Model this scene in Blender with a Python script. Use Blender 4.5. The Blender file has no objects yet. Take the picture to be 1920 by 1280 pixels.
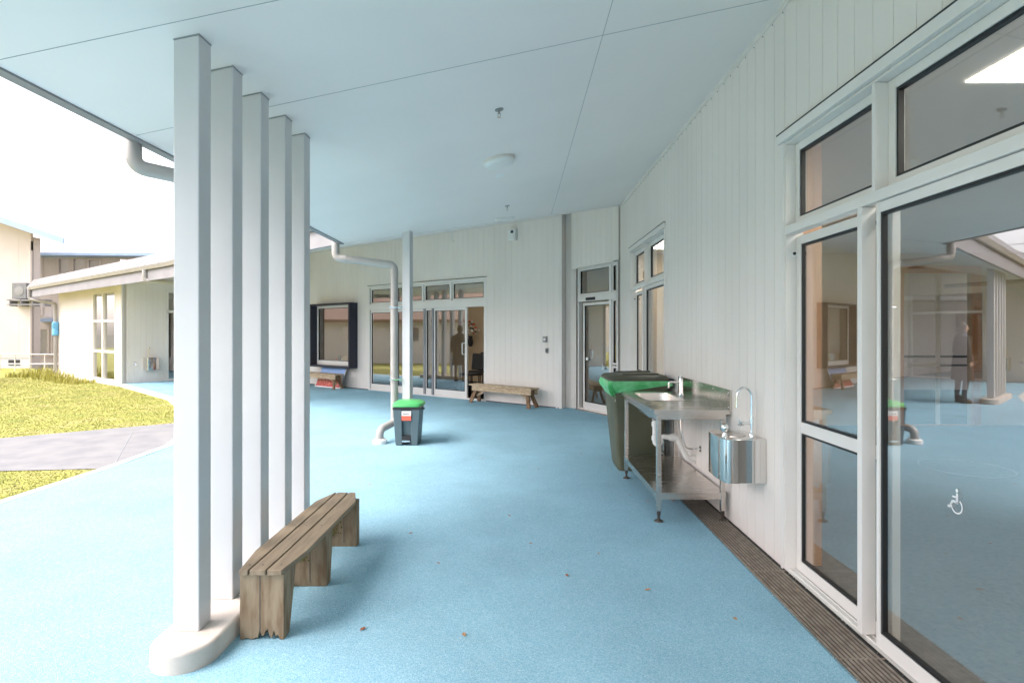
import bpy, bmesh, math, random
from mathutils import Vector, Matrix
random.seed(7)
sc = bpy.context.scene
R = math.radians
# ------------------------------------------------------------------ camera
F, PX, PY, CH = 1050.0, 970.0, 623.5, 1.58
cam_d = bpy.data.cameras.new("camera"); cam = bpy.data.objects.new("camera", cam_d)
sc.collection.objects.link(cam); sc.camera = cam
cam.location = (0, 0, CH); cam.rotation_euler = (R(90), 0, 0)
cam_d.sensor_width = 36; cam_d.lens = F/1920*36
cam_d.shift_x = -(PX-960)/1920; cam_d.shift_y = -(640-PY)/1920
cam_d.clip_start = 0.05; cam_d.clip_end = 2000
# ------------------------------------------------------------------ world + sun
w = bpy.data.worlds.new("World"); sc.world = w; w.use_nodes = True
nt = w.node_tree; bg = nt.nodes['Background']
sky = nt.nodes.new('ShaderNodeTexSky'); sky.sky_type = 'NISHITA'; sky.sun_disc = False
SUN_EL, SUN_ROT = R(50), R(-112)
sky.sun_elevation = SUN_EL; sky.sun_rotation = SUN_ROT
sky.air_density = 1.0; sky.dust_density = 3.0; sky.ozone_density = 1.0
hs_ = nt.nodes.new('ShaderNodeHueSaturation'); hs_.inputs['Saturation'].default_value = .35   # overcast: nearly white cloud light
nt.links.new(sky.outputs[0], hs_.inputs['Color']); tn_ = nt.nodes.new('ShaderNodeMix'); tn_.data_type = 'RGBA'; tn_.blend_type = 'MULTIPLY'; tn_.inputs[0].default_value = 1; tn_.inputs[7].default_value = (1, .925, .915, 1)
nt.links.new(hs_.outputs[0], tn_.inputs[6]); nt.links.new(tn_.outputs[2], bg.inputs[0]); bg.inputs[1].default_value = 0.15
sd = bpy.data.lights.new("sun", 'SUN'); sun = bpy.data.objects.new("sun", sd); sc.collection.objects.link(sun)
sd.energy = 0.7; sd.angle = R(40); sd.color = (1.0, 0.93, 0.87)
# direction towards the sun (azimuth measured like the sky node: rotation 0 = +Y, clockwise)
sdir = Vector((math.sin(SUN_ROT)*math.cos(SUN_EL), math.cos(SUN_ROT)*math.cos(SUN_EL), math.sin(SUN_EL)))
sun.rotation_euler = (-sdir).to_track_quat('-Z', 'Y').to_euler()
sc.view_settings.view_transform = 'Standard'; sc.view_settings.look = 'None'
sc.view_settings.exposure = 2.12; sc.view_settings.gamma = 1.0
sc.render.engine = 'CYCLES'
sc.cycles.use_denoising = True
sc.cycles.max_bounces = 12; sc.cycles.diffuse_bounces = 6; sc.cycles.glossy_bounces = 5
sc.cycles.transparent_max_bounces = 24; sc.cycles.transmission_bounces = 4
sc.cycles.sample_clamp_indirect = 8

# ------------------------------------------------------------------ materials
M = {}
def mat(name, col, rough=0.5, metal=0.0, spec=0.5, emit=0.0):
    m = bpy.data.materials.new(name); m.use_nodes = True
    b = m.node_tree.nodes['Principled BSDF']
    b.inputs['Base Color'].default_value = (*col, 1); b.inputs['Roughness'].default_value = rough
    b.inputs['Metallic'].default_value = metal; b.inputs['Specular IOR Level'].default_value = spec
    if emit:
        b.inputs['Emission Color'].default_value = (*col, 1); b.inputs['Emission Strength'].default_value = emit
    M[name] = m; return m
def noisy(name, c1, c2, scale=5, detail=4, rough=0.6, bump=0.0, bscale=None, stretch=(1,1,1), metal=0.0, c3=None, spec=0.5, rr=0.0, lo=0.35, hi=0.65):
    m = mat(name, c1, rough, metal, spec); t = m.node_tree; N = t.nodes; L = t.links
    b = N['Principled BSDF']
    tc = N.new('ShaderNodeTexCoord'); mp = N.new('ShaderNodeMapping'); mp.inputs['Scale'].default_value = stretch
    L.new(tc.outputs['Object'], mp.inputs['Vector'])
    nz = N.new('ShaderNodeTexNoise'); nz.inputs['Scale'].default_value = scale; nz.inputs['Detail'].default_value = detail
    L.new(mp.outputs[0], nz.inputs['Vector'])
    cr = N.new('ShaderNodeValToRGB'); e = cr.color_ramp.elements
    e[0].position = lo; e[0].color = (*c1, 1); e[1].position = hi; e[1].color = (*c2, 1)
    if c3: k = e.new(0.5*(lo+hi)); k.color = (*c3, 1)
    L.new(nz.outputs['Fac'], cr.inputs[0]); L.new(cr.outputs[0], b.inputs['Base Color'])
    if rr:
        mr = N.new('ShaderNodeMapRange'); mr.inputs['To Min'].default_value = rough-rr; mr.inputs['To Max'].default_value = rough+rr
        L.new(nz.outputs['Fac'], mr.inputs['Value']); L.new(mr.outputs[0], b.inputs['Roughness'])
    if bump:
        n2 = N.new('ShaderNodeTexNoise'); n2.inputs['Scale'].default_value = bscale or scale*4; n2.inputs['Detail'].default_value = 3
        L.new(mp.outputs[0], n2.inputs['Vector'])
        bp = N.new('ShaderNodeBump'); bp.inputs['Strength'].default_value = 1.0; bp.inputs['Distance'].default_value = bump
        L.new(n2.outputs['Fac'], bp.inputs['Height']); L.new(bp.outputs[0], b.inputs['Normal'])
    return m
noisy('cladding', (.72,.67,.63), (.77,.72,.68), 1.2, 5, .42, .0006, 9, (1,1,.4), spec=.4)
noisy('frame_alu', (.70,.67,.64), (.74,.71,.68), 2, 3, .38, spec=.5)
noisy('soffit', (.78,.735,.71), (.82,.775,.745), .7, 3, .45, .0004, 6)
noisy('column_paint', (.52,.53,.545), (.575,.58,.59), 1.5, 4, .36, .0004, 14, spec=.5)
noisy('trim', (.70,.66,.62), (.74,.70,.66), 2, 2, .4)
mat('joint_dark', (.05,.06,.065), .8); mat('foot_metal', (.10,.085,.075), .45, .6); mat('joint_mid', (.30,.33,.34), .8); mat('black', (.012,.012,.014), .5); mat('gasket', (.008,.008,.009), .45)
mat('white_plastic', (.75,.75,.73), .35); mat('grey_plastic', (.25,.25,.25), .4)
mat('navy', (.012,.014,.03), .4)
noisy('fascia', (.21,.21,.225), (.25,.25,.265), 2, 3, .5)
noisy('roof_metal', (.15,.148,.146), (.20,.198,.195), 3, 3, .5)
noisy('pipe', (.33,.315,.30), (.38,.365,.35), 4, 3, .35)
noisy('concrete', (.42,.38,.34), (.56,.52,.47), 5, 8, .85, .0015, 60, c3=(.50,.46,.42))
noisy('path_concrete', (.19,.195,.205), (.245,.248,.25), 3, 8, .9, .001, 80)
noisy('kerb', (.55,.54,.52), (.68,.67,.64), 6, 6, .85, .001, 60)
noisy('lawn', (.24,.27,.05), (.36,.33,.11), 1.6, 9, .9, .01, 60, c3=(.31,.31,.06))
noisy('soil', (.13,.125,.09), (.17,.16,.12), 2, 6, .95)
noisy('interior_wall', (.55,.42,.27), (.60,.46,.31), 1, 2, .8)
noisy('interior_white', (.72,.65,.57), (.76,.69,.61), 1, 2, .8)
noisy('interior_floor', (.12,.13,.14), (.17,.18,.19), 30, 4, .7)
noisy('timber_interior', (.62,.32,.17), (.70,.38,.21), 3, 4, .5, stretch=(8,8,1))
noisy('timber_lining', (.58,.33,.19), (.64,.38,.23), 3, 4, .5, stretch=(6,6,.6))
mat('light_panel', (1,.97,.9), .5, emit=4.2)
noisy('cream', (.56,.505,.47), (.60,.545,.51), 1, 4, .8)
noisy('blue_trim', (.28,.40,.60), (.33,.45,.65), 2, 3, .6)
noisy('plinth_grey', (.45,.47,.52), (.50,.52,.57), 3, 4, .8)
noisy('roof_tiles', (.20,.12,.08), (.34,.22,.16), 3, 3, .8, .02, 8, (1,6,6))
mat('rust', (.35,.12,.04), .8)
def glass(name, r0, tint=(.93,.95,.95)):
    m = bpy.data.materials.new(name); m.use_nodes = True; t = m.node_tree; N = t.nodes; L = t.links
    N.clear(); out = N.new('ShaderNodeOutputMaterial'); mx = N.new('ShaderNodeMixShader')
    tr = N.new('ShaderNodeBsdfTransparent'); tr.inputs[0].default_value = (*tint, 1)
    gl = N.new('ShaderNodeBsdfGlossy'); gl.inputs['Roughness'].default_value = 0.0; gl.inputs['Color'].default_value = (.97,.98,1,1)
    lw = N.new('ShaderNodeLayerWeight'); lw.inputs['Blend'].default_value = .5
    p = N.new('ShaderNodeMath'); p.operation = 'POWER'; p.inputs[1].default_value = 5
    q = N.new('ShaderNodeMath'); q.operation = 'MULTIPLY_ADD'; q.inputs[1].default_value = 1-r0; q.inputs[2].default_value = r0
    L.new(lw.outputs['Facing'], p.inputs[0]); L.new(p.outputs[0], q.inputs[0]); L.new(q.outputs[0], mx.inputs[0])
    L.new(tr.outputs[0], mx.inputs[1]); L.new(gl.outputs[0], mx.inputs[2]); L.new(mx.outputs[0], out.inputs[0])
    M[name] = m
glass('glass', .20, (.92,.92,.90)); glass('glass_clear', .06)
# blue poured rubber: fine granules in several blues
def rubber():
    m = mat('rubber', (.2,.45,.58), .85, spec=.25); t = m.node_tree; N = t.nodes; L = t.links; b = N['Principled BSDF']
    tc = N.new('ShaderNodeTexCoord')
    v = N.new('ShaderNodeTexVoronoi'); v.inputs['Scale'].default_value = 260; L.new(tc.outputs['Object'], v.inputs['Vector'])
    sp = N.new('ShaderNodeSeparateColor'); L.new(v.outputs['Color'], sp.inputs[0])
    cr = N.new('ShaderNodeValToRGB'); cr.color_ramp.interpolation = 'LINEAR'; e = cr.color_ramp.elements
    e[0].position = 0; e[0].color = (.16,.355,.475,1); e[1].position = 1; e[1].color = (.40,.59,.68,1)
    k = e.new(.45); k.color = (.235,.44,.555,1); k = e.new(.8); k.color = (.305,.49,.59,1)
    L.new(sp.outputs[0], cr.inputs[0])
    n = N.new('ShaderNodeTexNoise'); n.inputs['Scale'].default_value = 1.1; n.inputs['Detail'].default_value = 6; n.inputs['Roughness'].default_value=.65; L.new(tc.outputs['Object'], n.inputs['Vector'])
    mr = N.new('ShaderNodeMapRange'); mr.inputs['From Min'].default_value=.3; mr.inputs['From Max'].default_value=.7; mr.inputs['To Min'].default_value = .87; mr.inputs['To Max'].default_value = 1.06
    L.new(n.outputs['Fac'], mr.inputs['Value'])
    hv = N.new('ShaderNodeHueSaturation'); L.new(cr.outputs[0], hv.inputs['Color']); L.new(mr.outputs[0], hv.inputs['Value']); L.new(hv.outputs[0], b.inputs['Base Color'])
    bp = N.new('ShaderNodeBump'); bp.inputs['Distance'].default_value = .0025; L.new(v.outputs['Distance'], bp.inputs['Height']); L.new(bp.outputs[0], b.inputs['Normal'])
rubber()
# weathered wood
def wood(name, c1, c2, c3, stretch, green=0.0):
    m = noisy(name, c1, c2, 6, 10, .8, .002, 18, stretch, c3=c3)
    return m
wood('bench_slat_wood', (.19,.145,.095), (.255,.205,.14), (.225,.175,.12), (5,.6,5))
wood('bench_leg_wood', (.16,.105,.06), (.27,.21,.14), (.225,.17,.11), (4,4,.8))
wood('pine_wood', (.36,.25,.15), (.56,.45,.32), (.48,.36,.24), (2,2,8))
wood('old_pine_wood', (.10,.055,.03), (.30,.19,.11), (.20,.12,.065), (12,12,1.5))
mat('moss', (.10,.12,.02), .95)
def steel(name, c, rough, stretch, amt=.12):
    m = mat(name, c, rough, 1.0); t = m.node_tree; N = t.nodes; L = t.links; b = N['Principled BSDF']
    tc = N.new('ShaderNodeTexCoord'); mp = N.new('ShaderNodeMapping'); mp.inputs['Scale'].default_value = stretch
    L.new(tc.outputs['Object'], mp.inputs[0]); n = N.new('ShaderNodeTexNoise'); n.inputs['Scale'].default_value = 4; n.inputs['Detail'].default_value = 6
    L.new(mp.outputs[0], n.inputs['Vector']); mr = N.new('ShaderNodeMapRange'); mr.inputs['To Min'].default_value = max(.02, rough-amt); mr.inputs['To Max'].default_value = rough+amt
    L.new(n.outputs['Fac'], mr.inputs['Value']); L.new(mr.outputs[0], b.inputs['Roughness'])
    n2 = N.new('ShaderNodeTexNoise'); n2.inputs['Scale'].default_value = 2.2; L.new(tc.outputs['Object'], n2.inputs['Vector'])
    bp = N.new('ShaderNodeBump'); bp.inputs['Distance'].default_value = .003; L.new(n2.outputs['Fac'], bp.inputs['Height']); L.new(bp.outputs[0], b.inputs['Normal'])
steel('steel', (.60,.56,.52), .24, (1,14,14)); steel('steel_polished', (.72,.69,.66), .07, (4,4,1), .04); steel('chrome', (.8,.8,.8), .08, (1,1,1), .02)
noisy('grate', (.20,.16,.13), (.31,.26,.215), 20, 4, .55)
mat('bin_dark', (.055,.055,.035), .45); noisy('bin_body', (.075,.08,.045), (.105,.105,.065), 3, 6, .5, .002, 40)
mat('bin_blue', (.075,.115,.13), .5); mat('green_lid', (.07,.40,.12), .4)
m = noisy('bag_green', (.08,.45,.16), (.20,.62,.30), 9, 4, .35, .01, 16)
mat('pvc', (.78,.77,.74), .35); mat('label_white', (.75,.72,.72), .5); mat('label_red', (.7,.12,.07), .5)
mat('poster_blue', (.30,.45,.70), .5)
mat('skin', (.45,.27,.19), .5); mat('coat', (.02,.02,.022), .8); mat('jeans', (.05,.06,.08), .8); mat('hair', (.03,.02,.015), .6); mat('boots', (.03,.018,.012), .6)
mat('leaf', (.30,.10,.04), .8); mat('leaf_tan', (.38,.20,.09), .8)
mat('plant_yellow', (.38,.36,.09), .7); mat('grass_blade', (.29,.295,.085), .8)
mat('decal', (.8,.82,.82), .5); mat('foam_blue', (.15,.45,.75), .6)

# ------------------------------------------------------------------ mesh helpers
class MB:
    def __init__(s): s.v = []; s.f = []
    def add(s, vs, fs):
        n = len(s.v); s.v += [tuple(v) for v in vs]; s.f += [tuple(i+n for i in f) for f in fs]; return s
    def hexa(s, b, t):      # bottom 4, top 4 (same winding, counter-clockwise seen from above)
        return s.add(list(b)+list(t), [(3,2,1,0),(4,5,6,7),(0,1,5,4),(1,2,6,5),(2,3,7,6),(3,0,4,7)])
    def box(s, x0, x1, y0, y1, z0, z1):
        x0,x1=sorted((x0,x1)); y0,y1=sorted((y0,y1)); z0,z1=sorted((z0,z1))
        q = [(x0,y0),(x1,y0),(x1,y1),(x0,y1)]
        return s.hexa([(a,b,z0) for a,b in q], [(a,b,z1) for a,b in q])
    def prism(s, poly, z0, z1):
        n = len(poly); zf0 = z0 if callable(z0) else (lambda x,y: z0); zf1 = z1 if callable(z1) else (lambda x,y: z1)
        vs = [(x,y,zf0(x,y)) for x,y in poly]+[(x,y,zf1(x,y)) for x,y in poly]
        fs = [tuple(range(n-1,-1,-1)), tuple(range(n,2*n))]+[(i,(i+1)%n,(i+1)%n+n,i+n) for i in range(n)]
        return s.add(vs, fs)
    def bar(s, a, b, w, h, up=(0,0,1)):
        a = Vector(a); b = Vector(b); d = (b-a).normalized(); u = Vector(up)
        if abs(d.dot(u)) > .98: u = Vector((1,0,0))
        r = d.cross(u).normalized(); u = r.cross(d).normalized(); r *= w/2; u *= h/2
        return s.hexa([a-r-u, a+r-u, b+r-u, b-r-u], [a-r+u, a+r+u, b+r+u, b-r+u])
    def tube(s, pts, r, n=14, cap=True):
        pts = [Vector(p) for p in pts]; k = len(pts); rs = r if isinstance(r, (list,tuple)) else [r]*k
        base = len(s.v); prev = None
        for i, p in enumerate(pts):
            d = (pts[min(i+1,k-1)]-pts[max(i-1,0)]).normalized()
            if prev is None:
                a = d.cross(Vector((0,0,1)));
                if a.length < .01: a = Vector((1,0,0))
                a.normalize()
            else:
                a = (prev - d*prev.dot(d)).normalized()
            prev = a; b = d.cross(a)
            for j in range(n):
                t = 2*math.pi*j/n; s.v.append(tuple(p+(a*math.cos(t)+b*math.sin(t))*rs[i]))
        for i in range(k-1):
            for j in range(n):
                s.f.append((base+i*n+j, base+i*n+(j+1)%n, base+(i+1)*n+(j+1)%n, base+(i+1)*n+j))
        if cap:
            s.f.append(tuple(base+j for j in range(n-1,-1,-1))); s.f.append(tuple(base+(k-1)*n+j for j in range(n)))
        return s
    def lathe(s, prof, c=(0,0,0), ax=None, n=28):   # prof (r, h) along axis
        c = Vector(c); ax = Vector(ax or (0,0,1)).normalized(); a = ax.cross(Vector((0,1,0)))
        if a.length < .01: a = Vector((1,0,0))
        a.normalize(); b = ax.cross(a); base = len(s.v)
        for r, h in prof:
            for j in range(n):
                t = 2*math.pi*j/n; s.v.append(tuple(c+ax*h+(a*math.cos(t)+b*math.sin(t))*r))
        for i in range(len(prof)-1):
            for j in range(n):
                s.f.append((base+i*n+j, base+i*n+(j+1)%n, base+(i+1)*n+(j+1)%n, base+(i+1)*n+j))
        s.f.append(tuple(base+j for j in range(n-1,-1,-1))); s.f.append(tuple(base+(len(prof)-1)*n+j for j in range(n)))
        return s
    def build(s, name, m, parent=None, bevel=0, smooth=False, seg=2):
        me = bpy.data.meshes.new(name); me.from_pydata(s.v, [], s.f); me.validate()
        bm = bmesh.new(); bm.from_mesh(me); bmesh.ops.recalc_face_normals(bm, faces=bm.faces); bm.to_mesh(me); bm.free()
        me.materials.append(M[m] if isinstance(m, str) else m)
        o = bpy.data.objects.new(name, me); sc.collection.objects.link(o)
        if parent:
            o.parent = parent
            if parent.type == 'EMPTY': o.matrix_parent_inverse = Matrix.Translation(-Vector(parent.location))
        if smooth:
            me.polygons.foreach_set('use_smooth', [True]*len(me.polygons))
            bm = bmesh.new(); bm.from_mesh(me)
            for e in bm.edges:
                if len(e.link_faces) == 2 and e.calc_face_angle(0) > R(38): e.smooth = False
            bm.to_mesh(me); bm.free()
        if bevel:
            b = o.modifiers.new('bevel', 'BEVEL'); b.width = bevel; b.segments = seg; b.limit_method = 'ANGLE'; b.angle_limit = R(35)
        return o
def tag(o, label=None, cat=None, group=None, kind=None):
    if label: o['label'] = label
    if cat: o['category'] = cat
    if group: o['group'] = group
    if kind: o['kind'] = kind
    return o
def thing(name, label, cat, loc=(0,0,0), group=None):
    o = bpy.data.objects.new(name, None); sc.collection.objects.link(o); o.location = loc; o.empty_display_size = .1
    return tag(o, label, cat, group)
def copy_tree(o, parent=None):
    c = o.copy(); sc.collection.objects.link(c)
    if parent:
        mi = o.matrix_parent_inverse.copy(); c.parent = parent; c.matrix_parent_inverse = mi
    for ch in list(o.children): copy_tree(ch, c)
    return c
def arc(c, r, a0, a1, e1, e2, n=8):     # points c + r(cos a e1 + sin a e2)
    c = Vector(c); e1 = Vector(e1); e2 = Vector(e2)
    return [c+e1*(r*math.cos(a0+(a1-a0)*i/n))+e2*(r*math.sin(a0+(a1-a0)*i/n)) for i in range(n+1)]
def fillet(pts, r, n=7):
    P = [Vector(p) for p in pts]; out = [P[0]]
    for i in range(1, len(P)-1):
        a = (P[i-1]-P[i]).normalized(); b = (P[i+1]-P[i]).normalized()
        ang = a.angle(b); t = r/math.tan(ang/2); p0 = P[i]+a*t; p1 = P[i]+b*t
        for k in range(n+1):
            u = k/n; out.append((1-u)**2*p0+2*u*(1-u)*P[i]+u*u*p1)
    out.append(P[-1]); return out
# ------------------------------------------------------------------ plan helpers
FZ = .075
def floorz(x, y):
    t = min(1, max(0, (y-6.6)/3.0)); t = t*t*(3-2*t)
    # the rise belongs to the paved court, not to the lawn at the left
    return FZ*t
def fpt(px, py):                        # pixel on the floor -> world
    Y = CH*F/(py-PY)
    for _ in range(12):
        x = (px-PX)/F*Y; Y = (CH-floorz(x, Y))*F/(py-PY)
    return ((px-PX)/F*Y, Y, floorz((px-PX)/F*Y, Y))
def at(px, py, Y): return ((px-PX)/F*Y, Y, CH-(py-PY)/F*Y)
class Fr:                               # vertical wall frame: s along u, d outward along n
    def __init__(s, o, u, n):
        s.o = Vector((o[0], o[1])); s.u = Vector(u).normalized(); s.n = Vector(n).normalized()
    def p(s, a, d, z):
        q = s.o+s.u*a+s.n*d; return (q.x, q.y, z)
    def hit(s, px, py, d=0):
        o = s.o+s.n*d; rx = (px-PX)/F      # o + a u = Y (rx, 1)
        a = (rx*o.y-o.x)/(s.u.x-rx*s.u.y); Y = o.y+a*s.u.y
        return a, CH-(py-PY)/F*Y
    def box(s, mb, a0, a1, d0, d1, z0, z1):
        a0,a1=sorted((a0,a1)); d0,d1=sorted((d0,d1)); z0,z1=sorted((z0,z1))
        q = [(a0,d0),(a1,d0),(a1,d1),(a0,d1)]
        mb.hexa([s.p(a,d,z0) for a,d in q], [s.p(a,d,z1) for a,d in q]); return mb
XW = 1.785
near_z = lambda x, y=0: 3.402+.214*x
A = (-2.503, 8.06); B = (XW, 9.71); R0 = (.868, 11.11)
ub = Vector((-1380, 1050)).normalized(); nb = Vector((-ub.y, ub.x)); nb = nb if nb.y < 0 else -nb
W1 = (-8.04, 13.03); W2 = (-17.7, 20.4)
WT = 3.915
wallR = Fr((XW, 0), (0, 1), (-1, 0))
wallB = Fr(R0, ub, nb)
ud = Vector((.4706, -.8824)); nd = Vector((-.8824, -.4706))
wallD = Fr((1.173, 11.10), ud, nd)

def clad(name, fr, a0, a1, z0, ztop, holes, parent, pitch=.154, phase=0, thick=.0045, mt='cladding', back=.12):
    """vertical groove boards in front of a backing wall, cut round rectangular holes"""
    zt = ztop if callable(ztop) else (lambda a: ztop)
    cuts = {a0, a1}
    for h in holes: cuts |= {h[0], h[1]}
    mb = MB(); cs = sorted(c for c in cuts if a0 <= c <= a1)
    def cols(lo, hi):
        iv = [(z0, None)]
        for h in sorted(holes, key=lambda h: h[2]):
            if h[0] <= lo+1e-6 and h[1] >= hi-1e-6:
                a, b = iv.pop()
                if h[2] > a+1e-4: iv.append((a, h[2]))
                iv.append((h[3], None))
        return iv
    for i in range(len(cs)-1):                  # backing
        lo, hi = cs[i], cs[i+1]
        for a, b in cols(lo, hi):
            n = max(1, int((hi-lo)/1.5)) if b is None else 1
            for k in range(n):
                l = lo+(hi-lo)*k/n; h = lo+(hi-lo)*(k+1)/n
                tl, th = (zt(l), zt(h)) if b is None else (b, b)
                q = [(l,-back),(h,-back),(h,-thick),(l,-thick)]; tz = [tl, th, th, tl]
                mb.hexa([fr.p(s,d,a) for s,d in q], [fr.p(s,d,t) for (s,d),t in zip(q,tz)])
    k0 = math.floor((a0-phase)/pitch); g = .0016
    k = k0
    while phase+k*pitch < a1:
        l0 = max(a0, phase+k*pitch+g); h0 = min(a1, phase+(k+1)*pitch-g); k += 1
        if h0-l0 < .006: continue
        sub = [l0]+[c for c in cs if l0 < c < h0]+[h0]
        for i in range(len(sub)-1):
            l, h = sub[i], sub[i+1]
            if h-l < .004: continue
            for a, b in cols(l, h):
                tl, th = (zt(l), zt(h)) if b is None else (b, b)
                e = .0018                         # eased board edges
                q0 = [(l,-thick-.001),(h,-thick-.001),(h-e,0),(l+e,0)]
                tz = [tl, th, th, tl]
                mb.hexa([fr.p(s,d,a) for s,d in q0], [fr.p(s,d,t) for (s,d),t in zip(q0,tz)])
    return mb.build(name, mt, parent)
def rect_frame(mb, fr, a0, a1, z0, z1, w, d0, d1, wb=None, wt=None):
    wb = w if wb is None else wb; wt = w if wt is None else wt
    fr.box(mb, a0, a0+w, d0, d1, z0, z1); fr.box(mb, a1-w, a1, d0, d1, z0, z1)
    fr.box(mb, a0+w, a1-w, d0, d1, z0, z0+wb); fr.box(mb, a0+w, a1-w, d0, d1, z1-wt, z1)
def pane_set(fr, a0, a1, z0, z1, w, d0, d1, parent, name='sash', wb=None, wt=None, mid=None, gl='glass'):
    """one glazed sash: frame part with glass and gasket sub-parts"""
    f = MB(); rect_frame(f, fr, a0, a1, z0, z1, w, d0, d1, wb, wt)
    if mid:
        for q0, q1 in mid: fr.box(f, a0+w, a1-w, d0, d1-.003, q0, q1)
    o = f.build(name, 'frame_alu', parent, bevel=.002)
    wb = w if wb is None else wb; wt = w if wt is None else wt; dm = (d0+d1)/2
    g = MB(); rect_frame(g, fr, a0+w, a1-w, z0+wb, z1-wt, .007, dm-.012, dm+.012); g.build('gasket', 'gasket', o)
    g = MB(); fr.box(g, a0+w+.003, a1-w-.003, dm-.003, dm+.003, z0+wb+.003, z1-wt-.003); g.build('glass', gl, o)
    return o

# ================================================================== SETTING
# ground
g = MB(); n = 24
g.add([(-400,-400,-.06),(400,-400,-.06),(400,400,-.06),(-400,400,-.06)], [(0,1,2,3)])
tag(g.build('ground', 'soil'), kind='structure')
Lp = [(-60,-30),(-4.70,-30),(-4.72,2),(-4.78,5.2),(-4.76,6.63),(-4.77,7.73),(-5.15,8.9),(-6.0,10.3),(-7.0,11.7),(-8.15,13.2),(-11.55,16.45),(-16.6,20.4),(-60,60)]
def sheet(name, poly, z, m, zf=None):
    b = MB(); b.add([(x,y,z+(zf(x,y) if zf else 0)) for x,y in poly], [tuple(range(len(poly)))]); return b.build(name, m)
tag(sheet('lawn', Lp, -.012, 'lawn'), kind='structure')
# concrete path across the lawn
pth = [(-4.78,7.75),(-4.76,6.62),(-5.94,6.44),(-9,5.95),(-20,4.3),(-40,2),(-40,5),(-20,6.9),(-9,8.20),(-7.78,8.42),(-6.05,9.80),(-5.60,9.66)]
pth = [(-4.75,6.55),(-5.94,6.425),(-9,6.0),(-20,4.6),(-40,2.4),(-40,5.4),(-20,7.2),(-9,8.1),(-7.78,8.417),(-6.045,9.80),(-5.7,9.95),(-5.1,8.8),(-4.76,7.7)]
tag(sheet('path', pth, -.004, 'path_concrete'), kind='structure')
b = MB(); b.bar(at(223,873,6.62)[:2]+(-.003,), at(268,806,9.5)[:2]+(-.003,), .006, .004); 
p0 = (-4.78,6.62); p1 = (-6.15,8.95)
b = MB(); b.bar((p0[0],p0[1],-.003),(p1[0],p1[1],-.003),.007,.006); tag(b.build('path_joint','joint_mid'), kind='structure')
# blue rubber court as a fine grid so that the gentle fall towards the lawn is real
b = MB(); xs = [-26+i*.5 for i in range(60)]; 
edge = [(-4.72,-12),(-4.72,2),(-4.78,5.2),(-4.76,6.63),(-4.77,7.73),(-5.15,8.9),(-6.0,10.3),(-7.0,11.7),(-8.15,13.2),(-11.6,16.5)]
def ex(y):
    for (x0,y0),(x1,y1) in zip(edge, edge[1:]):
        if y0 <= y <= y1: return x0+(x1-x0)*(y-y0)/(y1-y0)
    return edge[-1][0]
ys = [-12,-8,-4,0,2,3,4,4.6,5.2]+[5.2+.3*i for i in range(1,38)]+[16.5]
ys = sorted(set([y for y in ys if y <= 16.5]))
rows = []
for y in ys:
    l = ex(y); r = 2.1 if y < 10 else 1.9
    rows.append([(l+(r-l)*k/10, y) for k in range(11)])
rows.append([(-11.6+(1.9+11.6)*k/10, 21.5) for k in range(11)])
vs = [(x,y,floorz(x,y)) for rw in rows for x,y in rw]
fs = [(i*11+k, i*11+k+1, (i+1)*11+k+1, (i+1)*11+k) for i in range(len(rows)-1) for k in range(10)]
tag(b.add(vs, fs).build('rubber_floor', 'rubber', smooth=True), kind='structure')
# white concrete edging strip along the lawn
b = MB(); kp = edge[:]; W = .10
for i in range(len(kp)-1):
    (x0,y0),(x1,y1) = kp[i], kp[i+1]
    n_ = max(1, int(math.hypot(x1-x0,y1-y0)/.8))
    for k in range(n_):
        ax, ay = x0+(x1-x0)*k/n_, y0+(y1-y0)*k/n_; bx_, by_ = x0+(x1-x0)*(k+1)/n_, y0+(y1-y0)*(k+1)/n_
        z0, z1 = floorz(ax,ay)+.004, floorz(bx_,by_)+.004
        b.hexa([(ax-W,ay,-.1),(ax,ay,-.1),(bx_,by_,-.1),(bx_-W,by_,-.1)], [(ax-W,ay,z0),(ax,ay,z0),(bx_,by_,z1),(bx_-W,by_,z1)])
tag(b.build('kerb_strip', 'kerb'), kind='structure')

# ================================================================== MAIN BUILDING
bld = thing('school_building', 'white school building clad in vertical grooved boards with glazed doors and a deep sloping canopy', 'building', (XW, 5, 0))
# -- walls
near_set = (3.742, 1.70); far_set = (8.80, 6.79); HEAD = 2.90
holesR = [(near_set[1], near_set[0], 0, 2.845), (far_set[1], far_set[0], 0, 2.845)]
clad('wall', wallR, -6, 9.71, -.05, 3.80, holesR, bld, pitch=.1537, phase=3.734)
# cornice trim under the soffit, with screws at each board
b = MB(); wallR.box(b, -6, 9.70, .001, .012, 3.74, 3.782)
tr = b.build('cornice_trim', 'trim', bld)
for k in range(0, 42): MB().lathe([(.006,0),(.005,.004)], wallR.p(9.6-k*.1537, .001, 3.725), (-1,0,0), 6).build('screw', 'grey_plastic', tr)
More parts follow.
